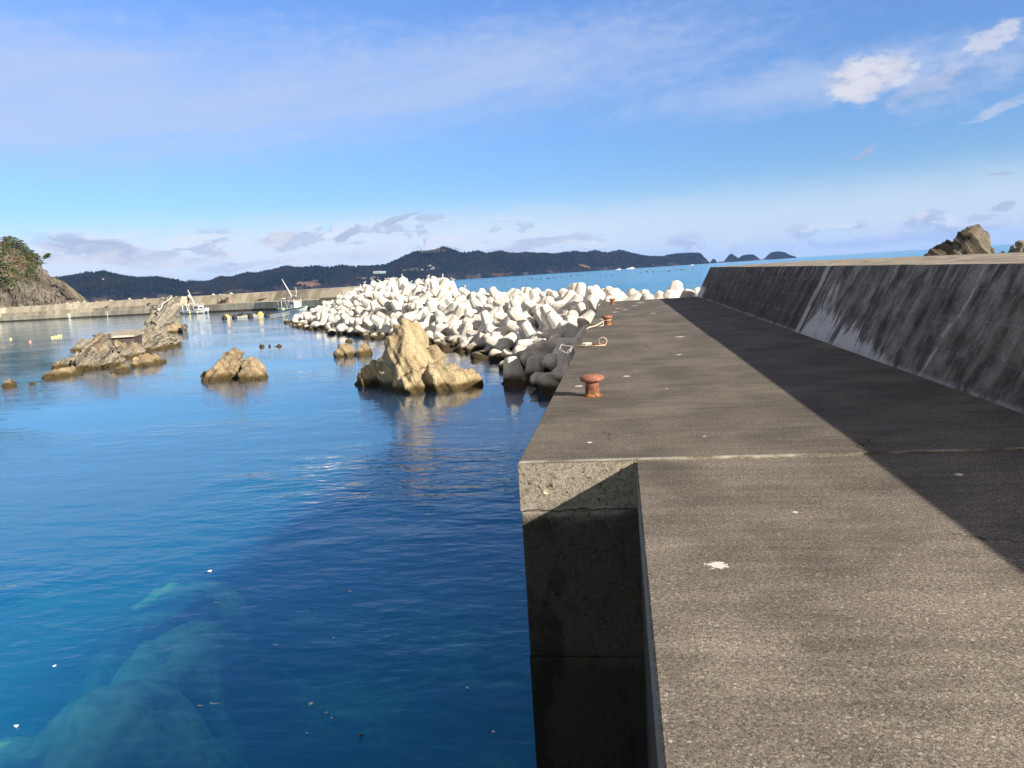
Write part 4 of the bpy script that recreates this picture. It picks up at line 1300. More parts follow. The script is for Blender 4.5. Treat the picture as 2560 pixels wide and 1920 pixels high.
# ------------------------------------------------------------------ far breakwater
def path_wall(name, pts, prof, m, label=None, parent=None, n_sub=1, jag=None):
    """sweep a cross-section (offset behind the front line, height) along a plan path"""
    P = [Vector((p[0], p[1], 0)) for p in pts]
    vs, fs = [], []
    K = len(prof)
    rows = 0
    for i in range(len(P)):
        a = P[max(i - 1, 0)]
        b_ = P[min(i + 1, len(P) - 1)]
        tn = (b_ - a).normalized()
        nb = Vector((-tn.y, tn.x, 0))
        for k, (off, z) in enumerate(prof):
            q_ = P[i] + nb * off
            zz = z + (jag(P[i].x, k) if jag else 0)
            vs.append((q_.x, q_.y, zz))
        rows += 1
    for i in range(rows - 1):
        for k in range(K - 1):
            fs.append((i * K + k, (i + 1) * K + k, (i + 1) * K + k + 1, i * K + k + 1))
    fs.append(tuple(range(K)))
    fs.append(tuple((rows - 1) * K + k for k in range(K))[::-1])
    mb = MB()
    org = parent.location if parent else Vector((0, 0, 0))
    mb.add([Vector(v) - org for v in vs], fs)
    return mb.build(name, m, parent)


BW = [at(px, py, z=SEA) for px, py in ((-260, 822), (-120, 813), (0, 805), (120, 799), (230, 793), (376, 786), (430, 784))]
BW2 = [at(px, py, z=SEA) for px, py in ((430, 784.5), (560, 779), (640, 775.5), (713, 774), (800, 771), (870, 768))]
bw = tag(empty('breakwater', (-130, 190, SEA)), 'long low concrete breakwater with a quay ledge across the harbour', 'breakwater')
def lerp_path(P, n):
    res = []
    for a, b_ in zip(P, P[1:]):
        for k in range(n):
            res.append(a.lerp(b_, k / n))
    return res + [P[-1]]
path_wall('quay_front', BW, [(0, -9), (0, SEA + 1.55), (.7, SEA + 1.6), (.75, SEA + 1.6)], M['bcon'], parent=bw)
path_wall('quay_step', BW, [(.76, -9), (.76, SEA + 2.65), (2.6, SEA + 2.7), (2.62, -9)], M['bcon'], parent=bw)
path_wall('parapet', BW, [(2.64, -9), (2.64, SEA + 2.72), (3.4, SEA + 4.45), (5.0, SEA + 4.5), (5.2, -9)], M['bcon'], parent=bw)
path_wall('quay_front', BW2, [(0, -9), (0, SEA + 1.95), (.15, SEA + 2.0), (5.0, SEA + 2.05), (5.02, -9)], M['bcon'], parent=bw)
path_wall('parapet', BW2, [(5.05, -9), (5.05, SEA + 2.07), (6.6, SEA + 4.35), (8.2, SEA + 4.4), (8.3, -9)], M['bcon'], parent=bw)
# return block at its right end; darker concrete stands in for its shadow
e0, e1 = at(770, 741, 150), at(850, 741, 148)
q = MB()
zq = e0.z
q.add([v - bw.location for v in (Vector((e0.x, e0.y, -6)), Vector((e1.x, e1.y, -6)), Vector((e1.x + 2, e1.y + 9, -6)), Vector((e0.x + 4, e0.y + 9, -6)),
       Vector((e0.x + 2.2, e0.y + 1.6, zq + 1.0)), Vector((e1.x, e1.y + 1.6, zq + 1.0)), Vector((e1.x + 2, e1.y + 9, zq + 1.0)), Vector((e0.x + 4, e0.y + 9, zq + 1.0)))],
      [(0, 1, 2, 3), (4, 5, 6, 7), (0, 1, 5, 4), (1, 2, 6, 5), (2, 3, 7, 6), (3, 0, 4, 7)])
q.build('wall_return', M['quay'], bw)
# joints with lime and small fittings: fenders on the face
for (px, wd, zz0, zz1) in ((205, .9, .1, 1.5), (256, .5, .3, 1.5), (313, .35, .1, 1.5)):
    p = at(px, 784 + (376 - px) * .055, z=SEA)
    i_ = min(range(len(BW) - 1), key=lambda k: abs((BW[k] + BW[k + 1]).xy.angle_signed(Vector((p.x, p.y)), 0)))
    a, b_ = BW[i_], BW[i_ + 1]
    tn = (b_ - a).normalized()
    nb = Vector((-tn.y, tn.x, 0))
    d = p - a
    pp = a + tn * d.dot(tn) - nb * .02
    q = MB()
    ang = math.atan2(tn.y, tn.x)
    q.box(pp - bw.location + Vector((0, 0, (zz0 + zz1) / 2)), (wd, .06, zz1 - zz0), ang)
    q.build('lime_patch', M['white'], bw)
# black cleats standing on the quay ledge
for k, (px, py, lb) in enumerate(((164, 774, 'leftmost'), (222, 771, 'second'), (265, 768.5, 'third'), (370, 762.5, 'rightmost'))):
    p = at(px, py + 3, r=at(px, 793, z=SEA).xy.length + 2)
    o_ = tag(empty('quay_bollard', p), 'small black bollard on the far breakwater ledge, %s of the four' % lb, 'bollard', 'black bollards on the far breakwater')
    MB().lathe([(.22, 0), (.18, .1), (.17, .45), (.3, .5), (.3, .62), (.1, .68)], 12).build('post', M['black'], o_, True)
    MB().tube([(.1, 0, .5), (.5, 0, .62), (.8, 0, .6)], [.12, .14, .1], 8).build('horn', M['black'], o_, True)
# gear heap on the quay
g = tag(empty('fishing_gear', at(556, 759, 193)), 'heap of dark poles and netting on the quay right of the white boat', 'gear')
q = MB()
random.seed(5)
for k in range(16):
    a = random.uniform(-1.2, 1.2)
    q.tube([(random.uniform(-1.4, 1.0), random.uniform(-.5, .5), 0), (random.uniform(-1.2, 1.8), random.uniform(-.5, .5), random.uniform(.4, 1.5))], .07, 5)
q.build('pole', M['gear'], g)
q = MB()
q.add(*hull([Vector((random.uniform(-.9, .9), random.uniform(-.5, .5), random.uniform(0, 1.0) ** .8)) for k in range(24)]))
q.build('netting', M['gear'], g)
q = MB()
q.add(*hull([Vector((1.9 + random.uniform(-.4, .4), random.uniform(-.3, .3), random.uniform(0, .7))) for k in range(16)]))
q.build('float', M['pink'], g)
g2 = tag(empty('net_pile', at(653, 752, 184)), 'small dark pile of nets on the quay left of the second boat', 'gear')
q = MB()
q.add(*hull([Vector((random.uniform(-.8, .8), random.uniform(-.4, .4), random.uniform(0, .5))) for k in range(18)]))
q.tube([(-1.6, 0, 0), (-.2, 0, .35), (1.5, .1, .55)], .1, 5)
q.build('netting', M['gear'], g2)
# armour blocks showing over the breakwater crest
random.seed(21)
bwall = lerp_path(BW[2:] + BW2[1:], 8)
cnt = 0
for i, p in enumerate(bwall):
    if cnt >= 34:
        break
    if random.random() < .22:
        continue
    tn = (bwall[min(i + 1, len(bwall) - 1)] - bwall[max(i - 1, 0)]).normalized()
    nb = Vector((-tn.y, tn.x, 0))
    o = bpy.data.objects.new('tetrapod', TM_TAN[i % 3])
    col.objects.link(o)
    o.location = p + nb * (8.5 if i > 32 else 6.6) + Vector((0, 0, 3.35 + random.uniform(-.5, .35)))
    s_ = random.uniform(1.0, 1.4)
    o.scale = (s_, s_, s_)
    o.rotation_euler = (random.uniform(0, 6.28), random.uniform(0, 6.28), random.uniform(0, 6.28))
    tag(o, 'tetrapod tip above the far breakwater, ' + ('below the headland cliff' if i < 16 else 'left of the grey rock spike' if i < 34 else 'behind the moored boats'), 'tetrapod', 'tetrapods behind the far breakwater')
    cnt += 1


# ------------------------------------------------------------------ boats
def hull_mesh(L, B, D, sheer=.5, n=24, m=9):
    """boat hull along +x (bow at +x), deck edge at height D amidships"""
    vs, fs = [], []
    for i in range(n + 1):
        t_ = i / n
        x = -L / 2 + L * t_
        wd = B / 2 * (1 - max(0, (t_ - .55) / .45) ** 2.2) * (.82 + .18 * min(1, t_ / .25))
        sh = D + sheer * (max(0, t_ - .35) / .65) ** 2 + .12 * (1 - t_) ** 2
        kz = -.35 + .3 * max(0, (t_ - .8) / .2) ** 2
        for j in range(m + 1):
            s_ = j / m * 2 - 1
            a = abs(s_)
            zz = kz + (sh - kz) * a ** 1.8
            yy = math.copysign(wd * (1 - (1 - a) ** 2.0), s_)
            vs.append((x + (.5 * (a ** 2) if t_ > .9 else 0) * (t_ - .9) * 10, yy, zz))
    K = m + 1
    for i in range(n):
        for j in range(m):
            fs.append((i * K + j, i * K + j + 1, (i + 1) * K + j + 1, (i + 1) * K + j))
    fs.append(tuple(range(K)))
    # deck
    for i in range(n):
        fs.append((i * K, (i + 1) * K, (i + 1) * K + m, i * K + m))
    return MB().add(vs, fs)


def boat1():
    c = at(492, 783.5, z=SEA)
    dirx = (BW2[2] - BW[5]).normalized()
    rz = math.atan2(dirx.y, dirx.x)
    r = empty('fishing_boat', c, rz)
    tag(r, 'white fishing boat with a raised boom, moored at the far breakwater', 'fishing boat')
    h = hull_mesh(10.2, 2.4, .75, .45).build('hull', M['white'], r, True)
    MB().add([(-5.05, -1.22, -.05), (4.2, -1.1, -.05), (4.2, -1.12, .12), (-5.05, -1.24, .12)], [(0, 1, 2, 3)]).build('boot_stripe', M['red'], h)
    MB().tube([(-5, -1.2, .82), (-1, -1.24, .72), (3, -1.1, .9), (5.2, -.2, 1.2)], .07, 6).build('rail', M['white'], h)
    # stern gallows frame
    q = MB()
    for yy in (-.9, .9):
        q.tube([(-4.6, yy, .7), (-4.6, yy, 2.55)], .08, 6)
        q.tube([(-2.5, yy, .7), (-2.7, yy, 2.5)], .07, 6)
        q.tube([(-4.75, yy, 2.55), (-2.6, yy, 2.5)], .07, 6)
    q.tube([(-4.6, -.9, 2.5), (-4.6, .9, 2.5)], .07, 6)
    q.tube([(-2.7, -.9, 2.5), (-2.7, .9, 2.5)], .07, 6)
    q.tube([(-4.3, 0, 2.5), (-4.3, 0, 3.1)], .05, 6)
    q.tube([(-4.0, -.3, 2.5), (-4.0, -.3, 2.95)], .06, 6)
    q.build('gallows', M['white'], r, True)
    cb = MB()
    cb.box((1.1, 0, 1.35), (1.9, 1.5, 1.1))
    cb.box((1.0, 0, 1.94), (2.2, 1.7, .08))
    cab = cb.build('cabin', M['white'], r, bevel=.05)
    for (x_, wd_) in ((.55, .5), (1.15, .45), (1.7, .35)):
        MB().box((x_, -.765, 1.5), (wd_, .02, .42)).build('window', M['glass'], cab)
    MB().box((2.06, 0, 1.5), (.02, 1.1, .4)).build('window', M['glass'], cab)
    q = MB()
    for x_ in (0.0, .9, 1.9):
        q.tube([(x_, -.8, 1.98), (x_, -.8, 2.5)], .045, 5)
        q.tube([(x_, .8, 1.98), (x_, .8, 2.5)], .045, 5)
    for yy in (-.8, .8):
        q.tube([(0, yy, 2.5), (1.9, yy, 2.4)], .05, 5)
    q.build('cabin_rail', M['white'], r, True)
    MB().tube([(-.9, 0, .7), (-.95, 0, 3.0)], [.12, .09], 8).build('mast', M['white'], r, True)
    MB().tube([(.1, 0, 1.4), (-.9, 0, 3.0), (-2.75, 0, 6.1)], [.14, .14, .11], 8).build('boom', M['white'], r, True)
    MB().box((-3.2, 0, .95), (2.2, 1.6, .35)).build('fish_hold', M['blue'], r, bevel=.1)
    MB().box((-1.7, -.3, .95), (.7, .7, .5)).build('crate', M['pink'], r, bevel=.05)
    for x_ in (-1.1, 2.2):
        MB().lathe([(.02, -.3), (.22, -.2), (.28, 0), (.22, .2), (.02, .3)], 12, (x_, -1.3, .35)).build('fender', M['cyellow'], r, True)
    MB().lathe([(.02, -.3), (.25, -.2), (.3, 0), (.25, .2), (.02, .3)], 12, (4.95, -.5, .25)).build('fender', M['black'], r, True)
    MB().lathe([(.02, -.4), (.3, -.25), (.35, 0), (.3, .25), (.02, .4)], 12, (-5.2, -.3, .2)).build('fender', M['black'], r, True)
    MB().box((3.6, 0, 1.22), (2.2, 1.1, .16)).build('bow_deck', M['white'], r, bevel=.04)


def boat2():
    c = at(735, 779, z=SEA)
    c = c * 1.0
    r = empty('fishing_boat', c, R(-32))
    tag(r, 'green and white fishing boat with a boom, half hidden behind the block pile', 'fishing boat')
    hull_mesh(9.0, 2.4, .7, .4).build('hull', M['white'], r, True)
    MB().tube([(-4.5, -1.2, .6), (-1, -1.25, .5), (3, -1.1, .8), (4.6, -.2, 1.1)], .13, 6).build('rail', M['green'], r, True)
    q = MB()
    for yy in (-.9, .9):
        for x_ in (-4.1, -2.9):
            q.tube([(x_, yy, .6), (x_, yy, 2.75)], .07, 6)
        q.tube([(-4.4, yy, 2.75), (-1.2, yy, 2.9)], .07, 6)
    q.tube([(-4.1, -.9, 2.75), (-4.1, .9, 2.75)], .06, 6)
    q.build('gallows', M['white'], r, True)
    cab = MB().box((.6, 0, 1.45), (1.6, 1.5, 1.5)).build('cabin', M['white'], r, bevel=.05)
    for x_ in (.3, .95):
        MB().box((x_, -.765, 1.75), (.45, .02, .45)).build('window', M['glass'], cab)
    MB().box((.3, 0, 2.75), (2.9, 1.9, .1)).build('canopy', M['gear'], r)
    q = MB()
    for x_ in (-1.0, 1.6):
        for yy in (-.85, .85):
            q.tube([(x_, yy, .7), (x_, yy, 2.7)], .06, 6)
    q.build('canopy_post', M['white'], r, True)
    MB().tube([(.1, 0, 2.8), (-1.0, 0, 4.2), (-3.2, 0, 6.9)], [.13, .12, .09], 8).build('boom', M['white'], r, True)
    MB().box((.8, 0, 3.25), (1.1, .35, .22)).build('radar', M['white'], r, bevel=.05)
    MB().tube([(.8, 0, 2.8), (.8, 0, 3.2)], .06, 6).build('radar_post', M['white'], r, True)
    MB().tube([(1.5, 0, 2.8), (1.5, 0, 5.0)], .045, 6).build('mast', M['white'], r, True)
    MB().box((-3.0, -.6, .75), (1.6, .9, .4)).build('crate', M['blue'], r, bevel=.05)
    MB().lathe([(.02, -.4), (.3, -.25), (.35, 0), (.3, .25), (.02, .4)], 12, (-4.4, -.6, .6)).build('fender', M['cyellow'], r, True)
    MB().lathe([(.02, -.4), (.3, -.25), (.35, 0), (.3, .25), (.02, .4)], 12, (-1.9, -1.2, .5)).build('fender', M['cyellow'], r, True)


boat1()
boat2()
# two fishing boats far out and a small one
for k, (px, py, L, lb) in enumerate(((1546, 674.5, 16, 'tiny white boat far out under the headland, left of another'), (1576, 671.5, 24, 'larger tiny white fishing boat far out with two masts'), (1730, 661, 10, 'faint white boat near the tip of the headland'))):
    c = at(px, py + 0, r=2300)
    c.z = SEA
    r = tag(empty('distant_boat', c, R(20)), lb, 'fishing boat', 'boats far out on the open sea')
    hull_mesh(L, L * .25, L * .10, L * .06).build('hull', M['white'], r, True)
    MB().box((L * .1, 0, L * .14), (L * .22, L * .14, L * .12)).build('cabin', M['white'], r)
    q = MB()
    q.tube([(L * .25, 0, L * .1), (L * .28, 0, L * .34)], L * .014, 5)
    q.tube([(-L * .3, 0, L * .1), (-L * .3, 0, L * .26)], L * .014, 5)
    q.build('mast', M['cream'], r)

# ------------------------------------------------------------------ floats
fl_me = MB().lathe([(.02, -.36), (.18, -.32), (.31, -.19), (.36, 0), (.31, .19), (.18, .32), (.07, .35), (.07, .42), (.02, .43)], 20).mesh('float')


def flt(px, py, r, m, lb, group, sc_=1.0):
    me_ = fl_me.copy()
    me_.materials.clear()
    me_.materials.append(m)
    me_.polygons.foreach_set('use_smooth', [True] * len(me_.polygons))
    c = at(px, py, z=SEA)
    o_ = bpy.data.objects.new('mooring_float', me_)
    col.objects.link(o_)
    o_.location = (c.x, c.y, SEA + .10 * sc_)
    o_.scale = (sc_ * r, sc_ * r, sc_ * r)
    o_.rotation_euler = (random.uniform(-.6, .6), random.uniform(-.6, .6), 0)
    tag(o_, lb, 'float', group)
    return Vector((c.x, c.y, SEA))


zf = Z(430, 690, .1537)
fl = []
for (x, y, s_, m_, lb) in ((855, 700, 1.5, 'black', 'black float in front of the left yellow one'), (897, 690, 1.7, 'yellow', 'yellow float at the left of the black string'),
                           (1018, 690, 1.5, 'black', 'black float right of the left yellow one, nearest'), (1095, 662, 1.3, 'black', 'black float third along the string'),
                           (1145, 637, 1.2, 'black', 'small black float behind the third of the string'), (1240, 640, 1.0, 'black', 'small black float left of the middle pair'),
                           (1278, 674, 1.6, 'black', 'large black float of the middle pair'), (1395, 622, 1.1, 'black', 'black float half behind the right yellow one'),
                           (1438, 642, 1.7, 'yellow', 'yellow float at the right of the black string'), (1543, 655, 1.5, 'black', 'black float right of the right yellow one'),
                           (1590, 615, 1.2, 'black', 'last small black float toward the second boat')):
    fl.append(flt(*zf(x, y), 1.0, M[m_], lb, 'floats on the mooring line', s_ * .95))
pts = sorted(fl, key=lambda p: p.x)
e = at(*zf(2060, 560), z=SEA)
line = []
allp = [p for k, p in enumerate(pts)] + [e.lerp(pts[-1], .5), e]
for a, b_ in zip(allp, allp[1:]):
    for k in range(6):
        t_ = k / 6
        p = a.lerp(b_, t_)
        line.append(Vector((p.x, p.y, SEA + .09)))
line.append(Vector((e.x, e.y, SEA + .5)))
c0 = line[0].copy()
o = MB().tube([p - c0 for p in line], .05, 5).build('mooring_line', M['rope'], None, True)
o.location = c0
tag(o, 'slack mooring line joining the black and yellow floats to the boat', 'rope')
for (x, y, s_, m_, lb) in ((140, 465, .8, 'cyellow', 'small yellow float alone at far left'), (395, 500, .8, 'pink', 'small pink float alone on the left water')):
    flt(*z1(x, y), 1.0, M[m_], lb, None, s_ * .6)
for k, (x, y) in enumerate(((688, 447), (728, 438), (765, 427), (800, 424))):
    flt(*z1(x, y), 1.0, M['cyellow'], 'pale yellow float, %s of four in a short row' % ('leftmost', 'second', 'third', 'rightmost')[k], 'row of four pale yellow floats', .5)
# aquaculture floats far out
random.seed(9)
af = MB().lathe([(.05, -.5), (.5, -.3), (.6, 0), (.5, .3), (.05, .5)], 8).mesh('sea_float')
af.materials.append(M['black'])
for row, (xa, ya, xb, yb, n_) in enumerate(((1190, 709, 1440, 693, 20), (1230, 703, 1500, 686, 18), (1500, 691, 1770, 671, 16), (1600, 681, 1720, 674, 8))):
    for k in range(n_):
        t_ = k / n_ + random.uniform(-.02, .02)
        c = at(xa + (xb - xa) * t_, ya + (yb - ya) * t_ + random.uniform(-.6, .6), z=SEA)
        o_ = bpy.data.objects.new('sea_float', af)
        col.objects.link(o_)
        s_ = random.uniform(.7, 1.5) * (1.0 if c.y < 600 else 1.6)
        o_.location = (c.x, c.y, SEA + .1)
        o_.scale = (s_ * .75, s_ * .7, s_ * .6)
        tag(o_, 'dark speck of a farming float on the open sea, %s row' % ('nearest', 'second', 'right-hand long', 'short farthest')[row], 'float', 'dark floats dotted on the open sea')

# ------------------------------------------------------------------ terrain seen across the water
def prof_fn(pts):
    xs = [p[0] for p in pts]
    ys = [p[1] for p in pts]
    return lambda x: float(np.interp(x, xs, ys))


def ridge(name, pts, rng, depth, step, m, rows=16, rough=1.0, seed=0, dz=0.0, foot=None):
    """land whose skyline follows the photo, built at its own range with a front slope and a back slope"""
    f = prof_fn(pts)
    x0, x1 = pts[0][0], pts[-1][0]
    n = int((x1 - x0) / step)
    vs, fs = [], []
    grid = []
    for i in range(n + 1):
        px = x0 + (x1 - x0) * i / n
        py = f(px)
        r0_ = rng(px)
        d0 = ray(px, 700)
        hd = Vector((d0.x, d0.y, 0)).normalized()
        dd = ray(px, py)
        el_ = dd.z / math.hypot(dd.x, dd.y)
        dp = depth * min(1.0, .25 + abs(el_) * r0_ / 60)
        zr = EYE + el_ * (r0_ + dp)
        colm = []
        for j in range(rows + 7):
            t_ = j / rows
            if t_ <= 1:
                zz = SEA - 3 + (zr - SEA + 3) * (t_ ** .62)
                rr = r0_ + dp * t_
                nz_ = fbm(Vector((px * .012, t_ * 1.6, seed)), 5)
                nz2 = fbm(Vector((px * .05, t_ * 4, seed + 5)), 4)
                k = math.sin(math.pi * min(t_, 1)) ** .8
                zz += k * (zr - SEA) * (.16 * nz_ + .06 * nz2) * rough
                rr += dp * .35 * nz_ * k * rough
                zz += dz * 0
            else:
                zz = zr - (t_ - 1) * (zr - SEA) * 2.6
                rr = r0_ + dp * (1 + (t_ - 1) * 2)
            colm.append(Vector((hd.x * rr, hd.y * rr, zz)))
        grid.append(colm)
    K = rows + 7
    for c_ in grid:
        vs += c_
    for i in range(n):
        for j in range(K - 1):
            fs.append((i * K + j, (i + 1) * K + j, (i + 1) * K + j + 1, i * K + j + 1))
    me_ = bpy.data.meshes.new(name)
    me_.from_pydata(vs, [], fs)
    o_ = link(name, me_, m, smooth=True)
    return o_, grid


SKY = [(60, 720), (126, 700), (152, 698), (174, 693), (200, 690), (224, 684), (237, 687), (260, 681), (275, 686), (289, 689), (320, 696), (345, 698), (367, 698), (388, 696), (417, 700), (445, 704), (463, 711), (486, 707),
       (521, 709), (550, 695), (579, 697), (600, 690), (622, 685), (640, 687), (678, 679), (718, 669), (756, 673), (793, 668), (825, 673), (860, 666), (886, 670), (929, 668), (967, 665), (1002, 650), (1030, 637), (1059, 629),
       (1085, 624), (1114, 620), (1132, 624), (1155, 634), (1175, 634), (1195, 630), (1219, 636), (1256, 630), (1280, 637), (1319, 635), (1389, 638), (1400, 637), (1441, 631), (1465, 635), (1488, 629), (1520, 635), (1554, 629),
       (1581, 636), (1603, 641), (1633, 645), (1660, 645), (1671, 640), (1696, 638), (1728, 636), (1752, 637), (1762, 648), (1772, 658), (1776, 664)]
rfn = prof_fn([(0, 2300), (500, 2500), (1100, 2700), (1500, 3300), (1776, 4000)])


def spot(px, py, dr):
    r_ = rfn(px) + dr
    return at(px, py, r_)


HILL_SPOTS = [(spot(770, 703, 40), 42, (0.165, 0.10, 0.072)), (spot(905, 683, 120), 34, (0.19, 0.155, 0.12)), (spot(935, 683, 120), 30, (0.19, 0.155, 0.12)), (spot(490, 716, 60), 30, (0.15, 0.12, 0.09)),
              (spot(1757, 652, 100), 36, (0.17, 0.11, 0.08)), (spot(1460, 668, 60), 30, (0.15, 0.10, 0.07)), (spot(1030, 690, 120), 40, (0.12, 0.105, 0.085)), (spot(1085, 628, 380), 70, (0.085, 0.062, 0.05)),
              (spot(1090, 690, 120), 38, (0.12, 0.105, 0.085))]
M['hill'] = make_hill_mat()
hill, G = ridge('hill', SKY, rfn, 420, 4.0, M['hill'], 20)
tag(hill, 'long dark wooded headland across the bay', kind='structure')
# trees of the far woods as one mass
random.seed(31)
fm = MB()
for k in range(15000):
    i = random.randrange(len(G) - 1)
    j = min(19.98, 20 * (random.random() ** .8)) if k % 3 else random.uniform(18, 21)
    ji = int(j)
    p = G[i][ji].lerp(G[i][ji + 1], j - ji).lerp(G[i + 1][ji], random.random())
    if p.z < 6 and random.random() < .8:
        continue
    if any((p - q_).length < rr * .85 for q_, rr, _ in HILL_SPOTS):
        continue
    hgt = random.uniform(6, 13) * (p.xy.length / 3000) ** .5
    wd = hgt * random.uniform(.28, .5)
    a0 = random.random() * 6
    vs = [p + Vector((wd * math.cos(a0 + a), wd * math.sin(a0 + a), hgt * .25 * (a % 1))) for a in (0, 1.57, 3.14, 4.71)]
    tp = p + Vector((random.uniform(-.15, .15) * wd, 0, hgt * (.8 if k % 2 else 1)))
    t2 = tp + Vector((wd * .5, 0, -hgt * .12)) if k % 2 else tp + Vector((wd * .15, 0, -.1))
    fm.add(vs + [tp, t2], [(0, 1, 5, 4), (1, 2, 5), (2, 3, 4, 5), (3, 0, 4)])
m_, t = mat('far conifers')
pp = t.pos()
n1 = t.noise(t.scale(pp, (1, .4, 1.6)), 0.007, 6, 0.62)
n2 = t.noise(pp, 0.05, 4, 0.6)
cc_ = t.mix(t.ramp(n1, 0.45, 0.60), (0.004, 0.010, 0.010), (0.014, 0.015, 0.015))
cc_ = t.mix(t.m('MULTIPLY', t.ramp(n2, .52, .66), .5), cc_, (0.032, 0.025, 0.022))
t.out(cc_, 1.0, None, 0.0)
me_ = bpy.data.meshes.new('forest')
me_.from_pydata(fm.v, [], fm.f)
o = link('forest', me_, m_)
tag(o, 'dark conifer woods covering the far headland', 'forest', kind='stuff')
# faint mountains beyond
o, _ = ridge('mountain', [(440, 725), (455, 708), (468, 700), (480, 698), (492, 704), (505, 703), (530, 698), (545, 699), (560, 706), (600, 722)], lambda x: 11500, 900, 5, M['hillfar'], 8, .4, 3)
tag(o, 'faint blue mountains in the dip of the headland', kind='structure')
# islands on the right
for nm, pts_, rr, lb in (('island', [(1774, 661), (1778, 654), (1783, 647), (1789, 648), (1796, 658), (1799, 661)], 4400, 'small pointed sea stack right of the headland tip'),
                         ('island', [(1799, 662), (1802, 655), (1805, 653), (1808, 658), (1811, 660)], 4500, 'tiniest sea stack between the pointed one and the twin island'),
                         ('island', [(1806, 661), (1815, 648), (1824, 637), (1831, 634), (1840, 640), (1847, 645), (1858, 638), (1870, 636), (1885, 636), (1895, 643), (1905, 651), (1908, 654)], 4700, 'dark island with a pointed hump and a flat one'),
                         ('island', [(1908, 650), (1916, 642), (1928, 631), (1945, 628), (1962, 630), (1975, 637), (1988, 641), (1992, 643)], 5000, 'dark domed island with a low tail at right')):
    o, _g = ridge(nm, pts_, lambda x, rr=rr: rr, 160, 1.2, M['hill'], 8, .5, rr)
    tag(o, lb, 'island', kind='structure')
# mast on the headland
b_ = spot(889, 668, 380)
o = MB().tube([(0, 0, 0), (0, 0, 26)], [.9, .5], 6).build('radio_mast', M['cream'])
o.location = b_ - Vector((0, 0, 6))
tag(o, 'thin radio mast standing on the skyline of the headland', 'mast')


def house(px, py, dr, wd, hh, rm, lb, rz=0.2):
    c_ = spot(px, py, dr)
    r_ = empty('house', c_, rz)
    tag(r_, lb, 'house', 'pale houses on the far headland')
    MB().box((0, 0, hh / 2), (wd, wd * .6, hh)).build('wall', M['house'], r_)
    MB().prism([(-wd * .36, hh), (wd * .36, hh), (0, hh + wd * .2)], 'x', -wd * .55, wd * .55).build('roof', rm, r_)


random.seed(2)
z5 = Z(900, 600, .1537)
house(943, 684, 60, 24, 4, M['house'], 'long pale building left of the turquoise roof')
house(957, 684, 60, 20, 4, M['teal'], 'long building with a turquoise roof on the headland')
hs = [(1130, 430, 'brownish house topmost of the village'), (1190, 455, 'white house right below the topmost one'), (1165, 480, 'white house in the village middle, left of a pair'), (1210, 480, 'white house in the village middle, right of a pair'),
      (1080, 500, 'pale house alone on the village left slope'), (1010, 490, 'grey house far left on the village slope'), (1310, 530, 'white house on the village right slope'), (1360, 560, 'grey house lowest on the village right slope'),
      (1430, 495, 'white house farthest right of the village'), (1185, 535, 'pale house under the village middle'), (1060, 580, 'white house near the shore, centre'), (1030, 600, 'pale shed near the shore beside the white house'),
      (880, 600, 'pale house near the shore, left'), (840, 590, 'grey house near the shore, far left'), (930, 575, 'grey house above the shore, left'), (730, 510, 'grey house on the left spur, upper'), (700, 545, 'pale house on the left spur, lower'),
      (885, 625, 'white shed by the water below the village')]
for x, y, lb in hs:
    px, py = z5(x, y)
    house(px, py, 90, random.uniform(6, 11), random.uniform(2.5, 4), random.choice([M['roof'], M['house'], M['roof']]), lb, random.uniform(-.5, .5))
house(258, 699, 150, 5, 2.5, M['house'], 'white house alone on the left hill')

# near headland on the left
HL = [(-160, 545), (-100, 560), (-40, 580), (0, 598), (14, 602), (36, 603), (51, 612), (69, 624), (87, 640), (101, 655), (108, 668), (116, 675), (124, 686), (132, 700), (150, 712), (170, 730), (188, 745), (205, 755), (226, 764), (240, 772)]
hd_o, HG = ridge('headland', HL, prof_fn([(-160, 330), (0, 345), (120, 345), (240, 350)]), 26, 1.6, M['cliff'], 22, 1.3, 7)
tag(hd_o, 'steep rocky headland with pines at the left', kind='structure')
# carve the cliff with ledges
me_ = hd_o.data
for v in me_.vertices:
    p = v.co.copy()
    s_ = p.dot(Vector((.5, 0, .85))) * .35 + .8 * noise.noise(p * .12)
    fr = s_ - math.floor(s_)
    d = 1.3 * (fr ** 2) + 1.6 * fbm(p * .16, 4)
    n_ = v.normal
    v.co = p + Vector((n_.x, n_.y, n_.z * .3)) * (d - .6) * (1 if p.z < 26 else .4)
me_.set_sharp_from_angle(angle=R(28))
HL2 = [(118, 700), (126, 692), (140, 694), (152, 700), (163, 707), (174, 717), (188, 729), (202, 742), (212, 752), (223, 760), (235, 768)]
o, _g2 = ridge('headland', HL2, lambda x: 385, 16, 1.6, M['dark'], 14, 1.2, 12)
tag(o, 'darker rock spur sloping down behind the near headland', kind='structure')
o, _g2 = ridge('reef', [(236, 757), (240, 752), (247, 749), (258, 748), (264, 752), (268, 756), (272, 760)], lambda x: 450, 8, 1.2, M['dark'], 8, 1, 14)
tag(o, 'low dark reef past the tip of the near headland', kind='structure')


def clump(mb, c, rx_, rz_, n, fsz):
    for k in range(n):
        a, e_ = random.uniform(0, 6.28), random.uniform(-.5, 1.4)
        rr = random.random() ** .4
        p = c + Vector((rx_ * rr * math.cos(a) * math.cos(e_), rx_ * rr * math.sin(a) * math.cos(e_), rz_ * rr * math.sin(e_)))
        q0 = Vector((random.uniform(-1, 1), random.uniform(-1, 1), random.uniform(-.5, .5))).normalized() * fsz
        q1 = Vector((random.uniform(-1, 1), random.uniform(-1, 1), random.uniform(-.3, .3))).normalized() * fsz
        mb.add([p - q0, p + q1, p + q0, p - q1], [(0, 1, 2, 3)])


